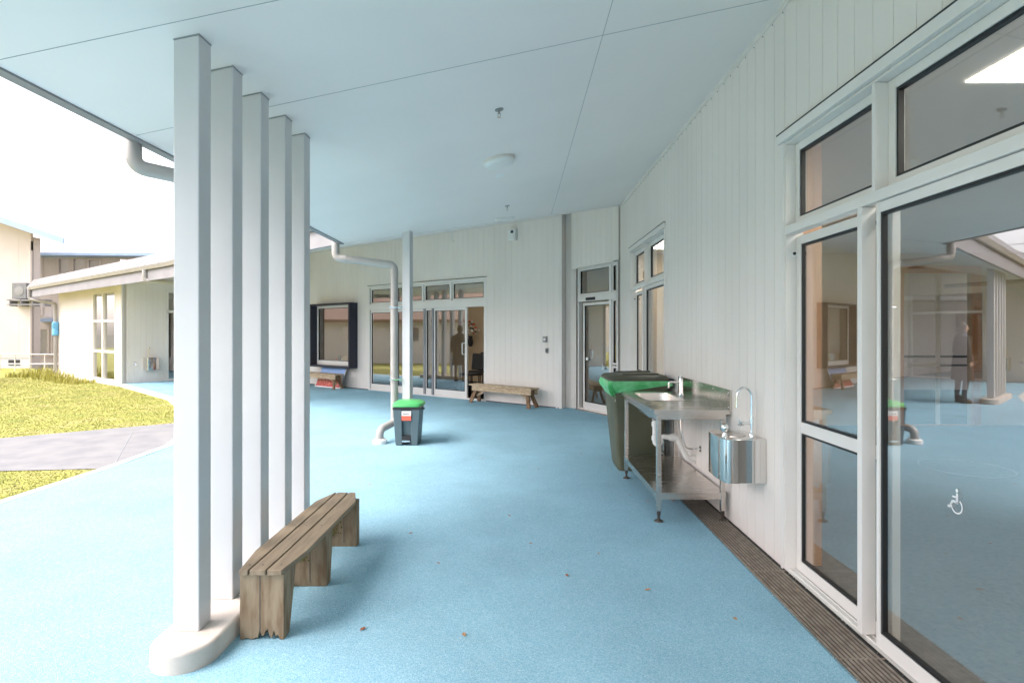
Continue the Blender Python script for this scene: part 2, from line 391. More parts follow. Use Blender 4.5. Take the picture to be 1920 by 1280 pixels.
# -- sliding door sets
def door_set(y1, y0, lab, decal):
    fr = wallR; root = MB()
    # outer trim and surround (front plane)
    fr.box(root, y0-.05, y1+.055, -.02, .028, 2.845, 2.905)
    fr.box(root, y1, y1+.03, -.02, .012, 0, 2.845); fr.box(root, y0-.03, y0, -.02, .012, 0, 2.845)
    d = root.build('sliding_door', 'frame_alu', bld, bevel=.002)
    if lab: d['label'] = lab
    j = MB(); fr.box(j, y0-.055, y1+.058, .001, .030, 2.905, 2.913); j.build('flashing', 'joint_dark', d)
    # reveal lining
    j = MB(); fr.box(j, y0-.001, y0+.012, -.12, -.002, 0, 2.83); fr.box(j, y1-.012, y1+.001, -.12, -.002, 0, 2.83); fr.box(j, y0-.001, y1+.001, -.12, -.002, 2.8305, 2.8445)
    j.build('reveal', 'frame_alu', d)
    ym = y1-.92
    m = MB(); fr.box(m, ym-.027, ym, -.12, 0, 2.29, 2.828)          # upper mullion
    fr.box(m, y0+.013, y1-.013, -.075, 0.0, 2.232, 2.288)           # transom
    fr.box(m, ym+.075, ym+.113, -.070, 0.004, .02, 2.230)            # lower post
    m.build('mullion', 'frame_alu', d, bevel=.002)
    # top lights
    def sash(a0, a1, z0, z1, w, d0, d1, **k):
        return pane_set(fr, a0, a1, z0, z1, w, d0, d1, d, **k)
    # sub-part depth is limited: frame, gasket and glass are siblings here
    def leafset(a0, a1, z0, z1, w, d0, d1, wb=None, wt=None, mid=None):
        wb = wb or w; wt = wt or w
        f = MB(); rect_frame(f, fr, a0, a1, z0, z1, w, d0, d1, wb, wt)
        if mid: fr.box(f, a0+w, a1-w, d0, d1-.003, *mid)
        f.build('frame', 'frame_alu', d, bevel=.002)
        zs = [(z0+wb, z1-wt)] if not mid else [(z0+wb, mid[0]), (mid[1], z1-wt)]
        dm = (d0+d1)/2
        for q0, q1 in zs:
            g = MB(); rect_frame(g, fr, a0+w, a1-w, q0, q1, .014, dm-.012, d1-.008); g.build('gasket', 'gasket', d)
            g = MB(); fr.box(g, a0+w+.003, a1-w-.003, dm-.003, dm+.003, q0+.003, q1-.003); g.build('glass', 'glass', d)
    leafset(ym+.001, y1-.014, 2.29, 2.828, .05, -.115, -.065)
    leafset(y0+.014, ym-.028, 2.29, 2.828, .05, -.115, -.065)
    leafset(ym-.05, y1-.014, .012, 2.215, .055, -.112, -.072, wb=.07, mid=(.923, .995))
    leafset(y0+.014, ym-.013, .012, 2.228, .025, -.06, -.015, wb=.075, wt=.05)
    # sill track
    t = MB(); fr.box(t, y0, y1, -.125, .004, -.02, .006); fr.box(t, y0, y1, -.030, -.024, .006, .014); fr.box(t, y0, y1, -.066, -.060, .006, .014)
    t.build('sill', 'frame_alu', d)
    # motion sensor button on the jamb
    s = MB(); c = Vector(fr.p(y1-.013, -.055, 2.105)); s.lathe([(.022,0),(.022,.006),(.018,.010)], c, (0,-1,0), 18); s.build('sensor', 'white_plastic', d, smooth=True)
    s = MB(); s.lathe([(.011,.011),(.011,.014)], c, (0,-1,0), 14); s.build('sensor_lens', 'black', d)
    # pull handle on the fixed side
    s = MB(); yh = ym-.06
    if decal:
        # wheelchair symbol: flat vinyl on the outer face of the glass
        cy, cz, S, dd = 2.315, .872, .118, -.0335
        v = MB()
        def P(x, z, d=0): return fr.p(cy+ (-x)*S, dd+d, cz+z*S)   # +x to the right of the picture (towards the camera)
        def strip(pts, wd):
            for (xa,za),(xb,zb) in zip(pts, pts[1:]):
                L_ = math.hypot(xb-xa, zb-za); nx, nz = -(zb-za)/L_*wd/2, (xb-xa)/L_*wd/2
                q = [(xa+nx,za+nz),(xa-nx,za-nz),(xb-nx,zb-nz),(xb+nx,zb+nz)]
                v.add([P(*k) for k in q], [(0,1,2,3)])
        P = lambda x, z: fr.p(cy-x*1.72e-4, dd, cz+.0+z*1.72e-4)
        v.add([P(-12+37*math.cos(t*math.pi/8), 320+46*math.sin(t*math.pi/8)) for t in range(16)], [tuple(range(16))])
        strip([(-6,255),(-6,10)], 62); strip([(-6,160),(-150,150)], 40); strip([(20,22),(-146,42),(-235,-128),(-300,-118)], 56)
        strip([(-18+165*math.cos(R(a)), -55+170*math.sin(R(a))) for a in range(58,-205,-12)], 34)
        v.build('wheelchair_symbol', 'decal', d)
    return d
door_set(*near_set, 'near sliding glass door with a white wheelchair symbol', True)
door_set(*far_set, 'far sliding glass door beyond the green bin', False)

# -- door wall (bulkhead over recessed automatic door)
LD = 1.30
zF = lambda x, y: WT+.2347*0 if False else WT-.2347*((x-R0[0])*nb.x+(y-R0[1])*nb.y)
def ztD(d): 
    return lambda a: zF(*wallD.p(a, d, 0)[:2])+.004
clad('wall', Fr(wallD.p(0,.11,0)[:2], ud, nd), -.02, 1.46, 2.853, lambda a: zF(*wallD.p(a,.11,0)[:2])+.004, [], bld, phase=.03, back=.2)
b = MB(); wallD.box(b, -.02, LD+.02, .06, .113, 2.83, 2.852); b.build('flashing', 'trim', bld)
# return wall next to the door, in three facets
Rp = [Vector(R0), Vector(((1060-PX)/F*11.26, 11.26)), Vector((1.173, 11.14))]
for i in range(2):
    u_ = (Rp[i+1]-Rp[i]); L_ = u_.length; u_.normalize(); n_ = Vector((u_.y, -u_.x)); 
    if n_.y > 0: n_ = -n_
    clad('wall', Fr(Rp[i], u_, n_), 0, L_, 0, 3.95, [], bld, pitch=.105 if i == 1 else .3, phase=0, thick=.008)
b = MB(); wallB.box(b, -.02, .055, -.02, .008, .06, 3.92); b.build('corner_trim', 'trim', bld, bevel=.003)
# the auto door
dz = floorz(0, 11)
def hd(px, py, d=0): return wallD.hit(px, py, d)
aL = hd(1083, 600)[0]; aM0 = hd(1142, 600)[0]; aM1 = hd(1146.3, 600)[0]; aR = hd(1160.5, 600)[0]
fr_ = MB(); rect_frame(fr_, wallD, aL, LD, dz, 2.85, .035, -.09, 0); wallD.box(fr_, aM0, aM1, -.09, .002, dz+.03, 2.82)
wallD.box(fr_, aL+.035, LD-.035, -.08, .012, 2.185, 2.31)
ad = fr_.build('glass_door', 'frame_alu', bld, bevel=.002); ad['label'] = 'narrow glass door beside the corner with a black sensor above it'
def dleaf(a0, a1, z0, z1, w, d0, d1, wb=None, fr=wallD, par=None, gl='glass', nm='frame'):
    wb = wb or w
    f = MB(); rect_frame(f, fr, a0, a1, z0, z1, w, d0, d1, wb); f.build(nm, 'frame_alu', par, bevel=.002)
    dm = (d0+d1)/2
    g = MB(); rect_frame(g, fr, a0+w, a1-w, z0+wb, z1-w, .012, dm-.01, d1-.004); g.build('gasket', 'gasket', par)
    g = MB(); fr.box(g, a0+w+.003, a1-w-.003, dm-.003, dm+.003, z0+wb+.003, z1-w-.003); g.build('glass', gl, par)
dleaf(aL+.036, aM0-.001, 2.312, 2.814, .03, -.07, -.02, par=ad); dleaf(aM1+.001, LD-.036, 2.312, 2.814, .03, -.07, -.02, par=ad)
dleaf(aL+.12, aM0+.03, dz+.01, 2.16, .055, -.085, -.045, wb=.15, par=ad)
dleaf(aM1+.001, LD-.036, dz+.93, 2.183, .03, -.07, -.02, par=ad); dleaf(aM1+.001, LD-.036, dz+.03, dz+.90, .03, -.07, -.02, par=ad)
b = MB(); a_, z_ = hd(1100, 565); wallD.box(b, hd(1101,560)[0], hd(1117,560)[0], .013, .04, 2.20, 2.25); b.build('sensor', 'black', ad, bevel=.004)
b = MB(); wallD.box(b, aL-.02, LD, .0, .05, dz-.02, dz+.012); b.build('threshold', 'grate', ad)
b = MB(); q = Vector(wallD.p(hd(1128,683)[0], -.03, 0)); zz = hd(1129,690)[1]
b.lathe([(.012,0),(.02,.01),(.02,.03)], (q.x,q.y,zz-.03), (0,0,1), 10); b.tube([(q.x,q.y,zz),(q.x,q.y,zz+.07)], .006, 6); b.build('tag', 'white_plastic', ad)
b = MB(); a_, z_ = hd(1098, 672); wallD.box(b, a_-.02, a_+.04, -.04, -.02, z_-.03, z_+.02); b.build('lock', 'white_plastic', ad)
# -- back wall
def hb(px, py, d=0): return wallB.hit(px, py, d)
bw0 = hb(911.6, 519)[0]; bw1 = hb(690.8, 537)[0]; bwz = .5*(hb(911.6,518.7)[1]+hb(690.8,537)[1])
by0, by1 = hb(668, 640)[0], hb(599, 640)[0]; byz0 = hb(670, 686)[1]; byz1 = hb(668, 571)[1]
clad('wall', wallB, .0, 15.2, -.05, WT+.004, [(bw0+.06, bw1-.06, -.05, bwz-.03), (by0, by1, byz0, byz1)], bld, phase=.02)
b = MB(); wallB.box(b, .05, 15, .001, .012, WT-.05, WT-.004); b.build('cornice_trim', 'trim', bld)
for q0, q1 in ((0, bw0), (bw1, 15)): b = MB(); wallB.box(b, q0, q1, .0015, .006, FZ-.02, FZ+.02); b.build('base_flashing', 'joint_dark', bld)
# folding / sliding door wall
f = MB(); rect_frame(f, wallB, bw0, bw1, FZ, bwz, .06, -.10, .01, wb=.03)
S = lambda px: hb(px, 600)[0]
tz0 = hb(845, 574)[1]; tz1 = hb(845, 565)[1]
wallB.box(f, bw0+.06, bw1-.06, -.09, .006, tz0-.03, tz1+.02)
for px in (845, 792.5, 741):
    wallB.box(f, S(px)-.025, S(px)+.025, -.09, .008, tz1+.02, bwz-.06)
fd = f.build('folding_door', 'frame_alu', bld, bevel=.002); fd['label'] = 'wide glass folding door standing open at its right end'
j = MB(); wallB.box(j, bw0-.03, bw1+.03, .011, .02, bwz, bwz+.012); j.build('flashing', 'joint_dark', fd)
tops = [bw0+.06, S(845)-.025, S(845)+.025, S(792.5)-.025, S(792.5)+.025, S(741)-.025, S(741)+.025, bw1-.06]
for i in range(0, 8, 2): dleaf(tops[i]+.002, tops[i+1]-.002, tz1+.022, bwz-.062, .04, -.08, -.03, fr=wallB, par=fd)
ld = lambda p0, p1, d0=-.07, d1=-.03, w=.06: dleaf(S(p0), S(p1), FZ+.03, tz0-.032, w, d0, d1, wb=.14, fr=wallB, par=fd)
ld(873.5, 811); ld(811, 795.5, w=.045); ld(795.5, 741); ld(741, 733, w=.03); ld(733, 692.5)
hd_ = MB(); c0 = S(869.5)
hd_.tube(fillet([wallB.p(c0,-.03,hb(870,643)[1]), wallB.p(c0,.05,hb(870,643)[1]), wallB.p(c0,.05,hb(870,664)[1]), wallB.p(c0,-.03,hb(870,664)[1])], .03), .012, 8); hd_.build('handle', 'white_plastic', fd, smooth=True)
# vertical gap covers (aluminium channels) between the leaves
b = MB()
for px in (810.5, 795): wallB.box(b, S(px)-.03, S(px)+.03, -.029, .0, FZ+.03, tz0-.035)
b.build('stile', 'fascia', fd, bevel=.003)
# bay window in a navy box surround
b = MB(); o0, o1 = hb(665, 640, .28)[0], hb(596.5, 640, .28)[0]
z0_, z1_ = byz0-.06, byz1+.05
e0, e1 = by0-.06, by1+.06
rect_frame(b, wallB, e0, e1, z0_, z1_, .05, 0.0, .27)
bay = b.build('bay_window', 'navy', bld, bevel=.003); bay['label'] = 'square display window in a projecting navy blue box surround'
dleaf(by0+.0, by1-.0, byz0-.005, byz1, .07, .02, .08, fr=wallB, par=bay, wb=.12)
# -- soffit (two sloping planes meeting on a mitre) and roof
def plane_tri(p, m=None): return p
b = MB()
ZN = lambda x: near_z(x)
T = .34
wA = tuple(Vector(R0)+ub*0); w1 = Vector(R0)+ub*11.2; w2 = Vector(R0)+ub*20.5
eave = 2.866
Bd = wallD.p(1.45, 0, 0)
under = [(-2.503,-5.0,eave), (XW+.1,-5.0,ZN(XW+.1)), (XW+.1,9.75,ZN(XW+.1)), (A[0],A[1],eave)]
def slab(und):
    n = len(und); b.add([(x,y,z) for x,y,z in und]+[(x,y,z+T) for x,y,z in und], [tuple(range(n-1,-1,-1)), tuple(range(n,2*n))]+[(i,(i+1)%n,(i+1)%n+n,i+n) for i in range(n)])
slab(under)
far = MB()
ext = Vector((.7958*0, 0))
E1 = Vector(R0)-nb*0+Vector((1.2, -.2))
pR = (2.0, 9.79); zR = zF(*pR)
pK = Vector(R0)-ub*1.3
F1 = [(A[0],A[1],eave), (XW+.1,9.75,ZN(XW+.1)), (pK.x+.1,pK.y+.2,zF(pK.x,pK.y)+.0), (R0[0],R0[1],WT)]
F1 = [(A[0],A[1],eave), (XW+.1,9.75,ZN(XW+.1)), (XW+.1,10.4,zF(XW+.1,10.4)), (R0[0]-nb.x*.12,R0[1]-nb.y*.12,WT+.028)]
vs = [(A[0],A[1],eave),(XW,9.71,ZN(XW)),(XW+.1,10.5,zF(XW+.1,10.5)),(R0[0]-nb.x*.3,R0[1]-nb.y*.3,WT+.07),(w1.x-nb.x*.1,w1.y-nb.y*.1,WT+.0235),(w2.x,w2.y,WT),(W2[0],W2[1],eave),(W1[0],W1[1],eave)]
k = len(vs); tri = [(0,1,2),(0,2,3),(0,3,4),(0,4,7),(7,4,5),(7,5,6)]
far.add(vs+[(x,y,z+T) for x,y,z in vs], [t[::-1] for t in tri]+[tuple(i+k for i in t) for t in tri]+[(i,(i+1)%k,(i+1)%k+k,i+k) for i in range(k) if i in (4,5,6,7)])
sf = b.build('soffit', 'soffit', bld)
sf2 = far.build('soffit', 'soffit', bld)
# joints between soffit sheets
b = MB()
def jl(x0,y0,x1,y1,wd=.003):
    b.bar((x0,y0,near_z(x0)-.0005),(x1,y1,near_z(x1)-.0005), wd, .003)
jl(.558,-4.95,.558,9.2); jl(-2.49,3.66,XW-.02,3.66); jl(-2.49,2.66,.55,2.66); 
b.build('sheet_joint', 'joint_mid', sf)
b = MB(); b.bar((A[0],A[1],eave-.002),(XW,9.70,ZN(XW)-.002),.012,.004); b.build('mitre_joint','trim',sf2)
# eave: drip trim, fascia, gutter, barge capping with standing seams
b = MB(); b.box(-2.545,-2.504,-5.0,8.10,eave-.012,eave+.012)
b.build('drip_trim', 'fascia', bld)
b = MB(); b.box(-2.60,-2.546,-5.0,8.12,eave+.0,eave+.30); b.build('fascia', 'fascia', bld)
def eave_run(p, q, par, seams=.42):
    p = Vector(p); q = Vector(q); u_ = (q-p); L_ = u_.length; u_.normalize(); n_ = Vector((u_.y,-u_.x)); n_ = n_ if n_.dot(Vector((.5,-1)))*1 > 0 or n_.y < 0 else -n_
    if n_.y > 0: n_ = -n_
    fr = Fr(p, u_, n_)
    b = MB(); fr.box(b, 0, L_, .0, .05, eave-.01, eave+.25); o = b.build('fascia', 'fascia', par)
    b = MB()
    # quad gutter
    b.hexa([fr.p(a,d,z) for a,d,z in [(0,.055,eave+.255),(L_,.055,eave+.255),(L_,.11,eave+.255),(0,.11,eave+.255)]],
           [fr.p(a,d,z) for a,d,z in [(0,.055,eave+.34),(L_,.055,eave+.34),(L_,.15,eave+.34),(0,.15,eave+.34)]])
    b.build('gutter', 'pipe', par)
    b = MB()   # metal edge with seams, leaning back
    k = 0; a = 0
    while a < L_:
        e = min(L_, a+seams-.018); h = .30
        b.hexa([fr.p(*t) for t in [(a,-.10,eave+.35),(e,-.10,eave+.35),(e,.14,eave+.345),(a,.14,eave+.345)]],
               [fr.p(*t) for t in [(a,-.36,eave+.35+h),(e,-.36,eave+.35+h),(e,-.06,eave+.35+h*.98),(a,-.06,eave+.35+h*.98)]]); a += seams
    b.build('roof_edge', 'roof_metal', par)
    b = MB(); b.add([fr.p(0,-.2,eave+.6),fr.p(L_,-.2,eave+.6),fr.p(L_,-6,eave+1.6),fr.p(0,-6,eave+1.6),
                     fr.p(0,-.2,eave+.45),fr.p(L_,-.2,eave+.45),fr.p(L_,-6,eave+1.45),fr.p(0,-6,eave+1.45)], [(0,1,2,3),(7,6,5,4),(0,4,5,1),(1,5,6,2),(2,6,7,3),(3,7,4,0)])
    b.build('roof', 'roof_metal', par)
eave_run(A, W1, bld)
# roof over the rooms
b = MB(); b.prism([(1.80,-6),(14,-6),(14,27),(-8,27),(-11,21.0),(R0[0]+.05,R0[1]+.12),(1.9,9.9)], 3.98, 4.3); b.build('roof', 'roof_metal', bld)

# ================================================================== ROOMS BEHIND THE GLASS
def st(mb, name, m): return tag(mb.build(name, m), kind='structure')
st(MB().prism([(1.905,-5.8),(9.5,-5.8),(9.5,9.55),(1.905,9.55)], -.05, .004), 'classroom_floor', 'interior_floor')
cz = 2.93
st(MB().prism([(1.905,-5.8),(9.5,-5.8),(9.5,9.55),(1.905,9.55)], cz, cz+.1), 'classroom_ceiling', 'interior_white')
b = MB(); b.box(9.5,9.6,-5.8,9.6,0,3); b.box(1.905,9.6,-5.9,-5.8,0,3)
# end wall with a tall glazed opening on to the far side
dx0, dx1 = 6.55, 7.75
b.box(1.905,dx0,9.55,9.65,0,3); b.box(dx1,9.6,9.55,9.65,0,3); b.box(dx0,dx1,9.55,9.65,2.6,3)
b.box(1.905,9.5,4.9,5.0,2.55,2.93) if False else None
st(b, 'classroom_wall', 'interior_wall')
b = MB(); fe = Fr((dx0,9.55),(1,0),(0,-1)); rect_frame(b, fe, -.12, dx1-dx0+.12, 0, 2.72, .13, .0, .05, wb=.02)
t = thing('timber_door', 'glazed inner door with an orange brown timber frame seen through the sliding door', 'door', (7.1,9.5,0))
b.build('frame', 'timber_interior', t)
b = MB(); fe.box(b, .6,.66,-.03,0,.02,2.59); fe.box(b, .02,.6,-.03,0,1.0,1.07); b.build('rail','frame_alu',t)
# cream block across the far side, seen through the inner door
for k_,y_ in enumerate((6.4,9.0)):  # fill panels added behind the facade to brighten the classroom end wall
    t_=thing('panel_light',['added fill light panel over the middle of the classroom wall','added fill light panel beside the inner glazed door'][k_],'ceiling light',(2.5,y_-.6,cz-.01)); MB().box(2.15,2.75,y_-1.2,y_,cz-.008,cz-.001).build('diffuser','light_panel',t_)
cbk=thing('cream_block','cream weatherboard block with a dark handrail seen through the inner glazed door','building',(9,16,0)); fc=Fr((4,16),(1,0),(0,-1))
clad('wall',fc,0,12,-.05,3.4,[(3.6,4.3,1.2,1.75)],cbk,pitch=.9,mt='cream')
b=MB(); fc.box(b,3.6,4.3,-.05,-.03,1.2,1.75); b.build('window','glass',cbk)
b=MB(); fc.box(b,-.4,12.4,-1,.5,3.405,3.5); b.build('roof','roof_metal',cbk)
b=MB(); fc.box(b,0,12,.01,.08,2.5,2.62); b.build('gutter','label_white',cbk)
b=MB(); b.tube([fc.p(0,1.2,.95),fc.p(12,1.2,.95)],.03,8); b.tube([fc.p(0,1.2,.72),fc.p(12,1.2,.72)],.025,8)
b.build('handrail','black',cbk)
# light panels
lt = thing('panel_light', 'bright rectangular ceiling panel seen through the upper window', 'ceiling light', (3.4,2.6,cz))
px_ = [at(1811,156,3.0), at(1920,105,3.0)]
lx = (1811-PX)/F*((cz-.01-CH)*F/(PY-156)); ly = (cz-.01-CH)*F/(PY-156)
MB().box(lx, lx+.6, ly-1.2, ly, cz-.008, cz-.001).build('diffuser', 'light_panel', lt); lt.location=(lx+.3,ly-.6,cz-.01)
for o in lt.children: o.matrix_parent_inverse = Matrix.Translation(-Vector(lt.location))
for k_,(x_,y_) in enumerate(((5.6,1.6),(3.4,-.6),(5.6,-1.6),(7.8,3.2))):  # extra fill panels, added out of view to light the interior
    t_=thing('panel_light',['unseen added fill light panel deeper in the classroom','unseen added fill light panel behind the viewer in the classroom','unseen added fill light panel in the back corner of the classroom','unseen added fill light panel near the inner classroom wall'][k_],'ceiling light',(x_+.3,y_-.6,cz-.01)); MB().box(x_,x_+.6,y_-1.2,y_,cz-.008,cz-.001).build('diffuser','light_panel',t_)
# room walls near the jambs: timber reveal lining
b = MB(); b.box(1.91,2.06,3.79,3.83,0,2.85); st(b, 'reveal_lining', 'timber_lining')
# hoop on the classroom floor
hp = thing('play_hoop', 'thin white hoop lying on the classroom floor behind the sliding door', 'hoop', (5.2,6.5,0))
ring = [(5.2+.45*math.cos(2*math.pi*k/40), 6.5+.45*math.sin(2*math.pi*k/40), .016) for k in range(41)]
MB().tube(ring, .007, 8, False).build('ring', 'fascia', hp, smooth=True)
# room behind the back wall and lobby behind the narrow door
def room(fr, a0, a1, depth, zf, zc, nm, wm):
    b = MB(); fr.box(b, a0, a1, -.14, -depth, zf-.05, zf); st(b, nm+'_floor', 'interior_floor')
    b = MB(); fr.box(b, a0, a1, -.14, -depth, zc, zc+.08); st(b, nm+'_ceiling', 'interior_white')
    b = MB(); fr.box(b, a0, a1, -depth, -depth-.1, zf, zc); fr.box(b, a0-.1, a0, -.14, -depth-.1, zf, zc); fr.box(b, a1, a1+.1, -.14, -depth-.1, zf, zc); st(b, nm+'_wall', wm)
room(wallB, .35, 9.2, 3.6, FZ-.0, 2.97, 'office', 'interior_wall')
room(wallD, -.15, 1.15, 2.2, FZ, 2.90, 'lobby', 'interior_wall')
# office lights
for k, s_ in enumerate((2.2, 4.2)):
    o = thing('strip_light', ['white strip light seen in the right top light of the folding door','white strip light seen in the second top light of the folding door'][k], 'ceiling light', wallB.p(s_,-1.3,2.95), 'strip lights in the office')
    b = MB(); wallB.box(b, s_-.6, s_+.6, -1.25, -1.4, 2.90, 2.96); b.build('diffuser', 'light_panel', o)
# furniture seen through the open doorway
def hbd(px, py, d): a, z = wallB.hit(px, py, d); return a, z
def office_chair(px, d, lab):
    a = wallB.hit(px, 700, d)[0]; c = Vector(wallB.p(a, d, FZ)); ch = thing('office_chair', lab, 'chair', c, 'black chairs in the office')
    def lp(x, y, z): return (c.x+wallB.u.x*x+wallB.n.x*y, c.y+wallB.u.y*x+wallB.n.y*y, c.z+z)
    s = MB(); s.hexa([lp(-.22,-.22,.44),lp(.22,-.22,.44),lp(.22,.22,.44),lp(-.22,.22,.44)],[lp(-.22,-.22,.5),lp(.22,-.22,.5),lp(.22,.22,.5),lp(-.22,.22,.5)]); s.build('seat','black',ch,bevel=.03)
    s = MB(); s.hexa([lp(-.2,-.2,.56),lp(.2,-.2,.56),lp(.2,-.26,.56),lp(-.2,-.26,.56)][::-1],[lp(-.19,-.24,.98),lp(.19,-.24,.98),lp(.19,-.30,.98),lp(-.19,-.30,.98)][::-1]); s.build('backrest','black',ch,bevel=.03)
    for x, y in ((-.2,-.2),(.2,-.2),(.2,.2),(-.2,.2)):
        MB().tube([lp(x,y,0),lp(x,y,.45)], .013, 8).build('leg','black',ch)
    return ch
office_chair(884, -1.1, 'black office chair just inside the open doorway')
office_chair(899, -1.9, 'black office chair farther inside behind the small table')
tb = thing('office_table', 'small wooden table between the chairs in the doorway', 'table', wallB.p(S(897),-1.5,FZ))
a = S(897)-.15; b = MB(); wallB.box(b, a-.3, a+.3, -1.75, -1.25, FZ+.68, FZ+.71); b.build('table_top','timber_interior',tb,bevel=.004)
for x, y in ((a-.27,-1.7),(a+.27,-1.7),(a+.27,-1.3),(a-.27,-1.3)):
    b = MB(); wallB.box(b, x-.02,x+.02,y-.02,y+.02,FZ,FZ+.68); b.build('leg','black',tb)
cb = thing('low_cabinet', 'pale cabinet against the office wall with flowers on it', 'cabinet', wallB.p(.9,-3.3,FZ))
b = MB(); wallB.box(b, .5, 2.6, -3.0, -3.55, FZ, FZ+1.05); b.build('body','interior_white',cb,bevel=.004)
b = MB(); wallB.box(b, .48, 2.62, -2.97, -3.56, FZ+1.052, FZ+1.09); b.build('top','timber_interior',cb)
pf = wallB.hit(882, 620, -3.2)[0]; fl = thing('flower_vase', 'dark vase holding white and red flowers on the cabinet', 'vase', wallB.p(pf,-3.2,FZ+1.09))
c = wallB.p(pf,-3.2,FZ+1.09); MB().lathe([(.05,0),(.09,.12),(.06,.28),(.07,.32)], c, (0,0,1), 16).build('vase','black',fl,smooth=True)
for k_, (mn, n_) in enumerate((('decal',16),('label_red',9),('bin_body',14))):
    b = MB()
    for i in range(n_):
        v = Vector((random.gauss(0,.13),random.gauss(0,.13),random.uniform(.35,.75))); b.lathe([(.001,0),(.035,.015),(.045,.03),(.01,.04)], Vector(c)+v, (v.x*2,v.y*2,.6), 7)
    b.build(['petals','petals','leaves'][k_], mn, fl)
# display shelf in the bay window
sh = thing('window_shelf', 'shelf of small pots and boxes behind the display window', 'shelf', wallB.p((by0+by1)/2,-.3,byz0))
b = MB(); wallB.box(b, by0, by1, -.14, -.45, byz0+.02, byz0+.06); b.build('shelf_board','timber_interior',sh)
items = [(.12,'label_white',.09,.16),(.30,'green_lid',.08,.13),(.5,'timber_interior',.2,.2),(.78,'interior_wall',.22,.17),(1.0,'label_white',.07,.12),(1.15,'bin_blue',.1,.2),(1.28,'label_red',.07,.1)]
for i, (s_, mm, w_, h_) in enumerate(items):
    if by0+s_ > by1-.06: continue
    o = thing('shelf_pot', ['white pot at the right end of the window shelf','green pot beside the white pot on the window shelf','brown box in the middle right of the window shelf','tan box in the middle of the window shelf','slim white bottle on the window shelf','dark blue jar on the window shelf','red pot at the left end of the window shelf'][i], 'pot', wallB.p(by0+s_,-.28,byz0+.06), 'small things on the window shelf')
    c = wallB.p(by0+s_,-.28,byz0+.061)
    if i in (2,3): b = MB(); wallB.box(b, by0+s_-w_/2, by0+s_+w_/2, -.2, -.36, byz0+.061, byz0+.061+h_)
    else: b = MB(); b.lathe([(w_*.35,0),(w_*.5,h_*.6),(w_*.45,h_*.8),(w_*.25,h_)], c, (0,0,1), 14)
    b.build('body', mm, o)

# ================================================================== COLUMNS AND PLINTH
def stadium(cx, y0, y1, r, n=14):
    p = [(cx+r*math.cos(math.pi+math.pi*k/n), y0+r+r*math.sin(math.pi+math.pi*k/n)) for k in range(n+1)]
    p += [(cx+r*math.cos(math.pi*k/n), y1-r+r*math.sin(math.pi*k/n)) for k in range(n+1)]
    return p
b = MB(); b.prism(stadium(-1.6115, 2.579, 4.62, .1525), -.02, .10)
tag(b.build('column_plinth', 'concrete', bevel=.018, seg=4, smooth=True), 'long round-ended concrete plinth carrying the row of five white columns', 'plinth')
colY = [2.779, 3.111, 3.453, 3.816, 4.158]
names = ['nearest white square column of the row of five, at the rounded end of the plinth','second white square column counted from the rounded near end of the plinth','middle white square column of the row of five on the plinth','fourth white square column of the row of five, beside the middle of the bench','farthest white square column of the row of five on the plinth']
x0, x1 = -1.707, -1.580
def colmesh(y):
    q = [(x0,y),(x1,y),(x1,y+.112),(x0,y+.112)]
    return MB().hexa([(a,b_,.098) for a,b_ in q], [(a,b_,near_z(a)-.006) for a,b_ in q])
c0 = thing('column', names[0], 'column', (-1.6435, colY[0]+.056, .1), 'square columns on the near plinth')
sh_ = colmesh(colY[0]).build('shaft', 'column_paint', c0, bevel=.006, seg=3)
q = [(x0-.001,colY[0]-.001),(x1+.001,colY[0]-.001),(x1+.001,colY[0]+.113),(x0-.001,colY[0]+.113)]
MB().hexa([(a,b_,near_z(a)-.0055) for a,b_ in q],[(a,b_,near_z(a)+.01) for a,b_ in q]).build('cap', 'joint_mid', c0)  # grey strip stands in for the thin shadow gap under the soffit
for i in range(1, 5):
    c = copy_tree(c0); c.location.y = colY[i]+.056; c['label'] = names[i]
# second group of columns by the lawn (seen in the reflections)
u2 = Vector((W1[0]-A[0], W1[1]-A[1])).normalized(); n2 = Vector((-u2.y, u2.x)); n2 = n2 if n2.y > 0 else -n2
cc = Vector((-6.97, 12.40)); gz = floorz(-6.97,12.4)
o = tag(MB().prism([tuple(cc+u2*a+n2*d) for a, d in [( -.85+.16*math.cos(math.pi/2+math.pi*k/10), .16*math.sin(math.pi/2+math.pi*k/10)) for k in range(11)]+[(.85+.16*math.cos(-math.pi/2+math.pi*k/10), .16*math.sin(-math.pi/2+math.pi*k/10)) for k in range(11)]], gz-.05, gz+.11).build('column_plinth', 'concrete', bevel=.015), 'concrete plinth of the far column group reflected in the glass', 'plinth')
for i in range(5):
    c = cc+u2*(-.69+.345*i)
    t = thing('column', ['far column','far column second from the lawn end','far column in the middle','far column second from the door end','far column at the door end'][i]+' of the group reflected in the glass', 'column', (c.x,c.y,gz+.1), 'square columns of the far group')
    b = MB(); q = [c-u2*.06-n2*.06, c+u2*.06-n2*.06, c+u2*.06+n2*.06, c-u2*.06+n2*.06]
    b.hexa([(k.x,k.y,gz+.108) for k in q], [(k.x,k.y,2.95) for k in q]); b.build('shaft','column_paint',t,bevel=.005)
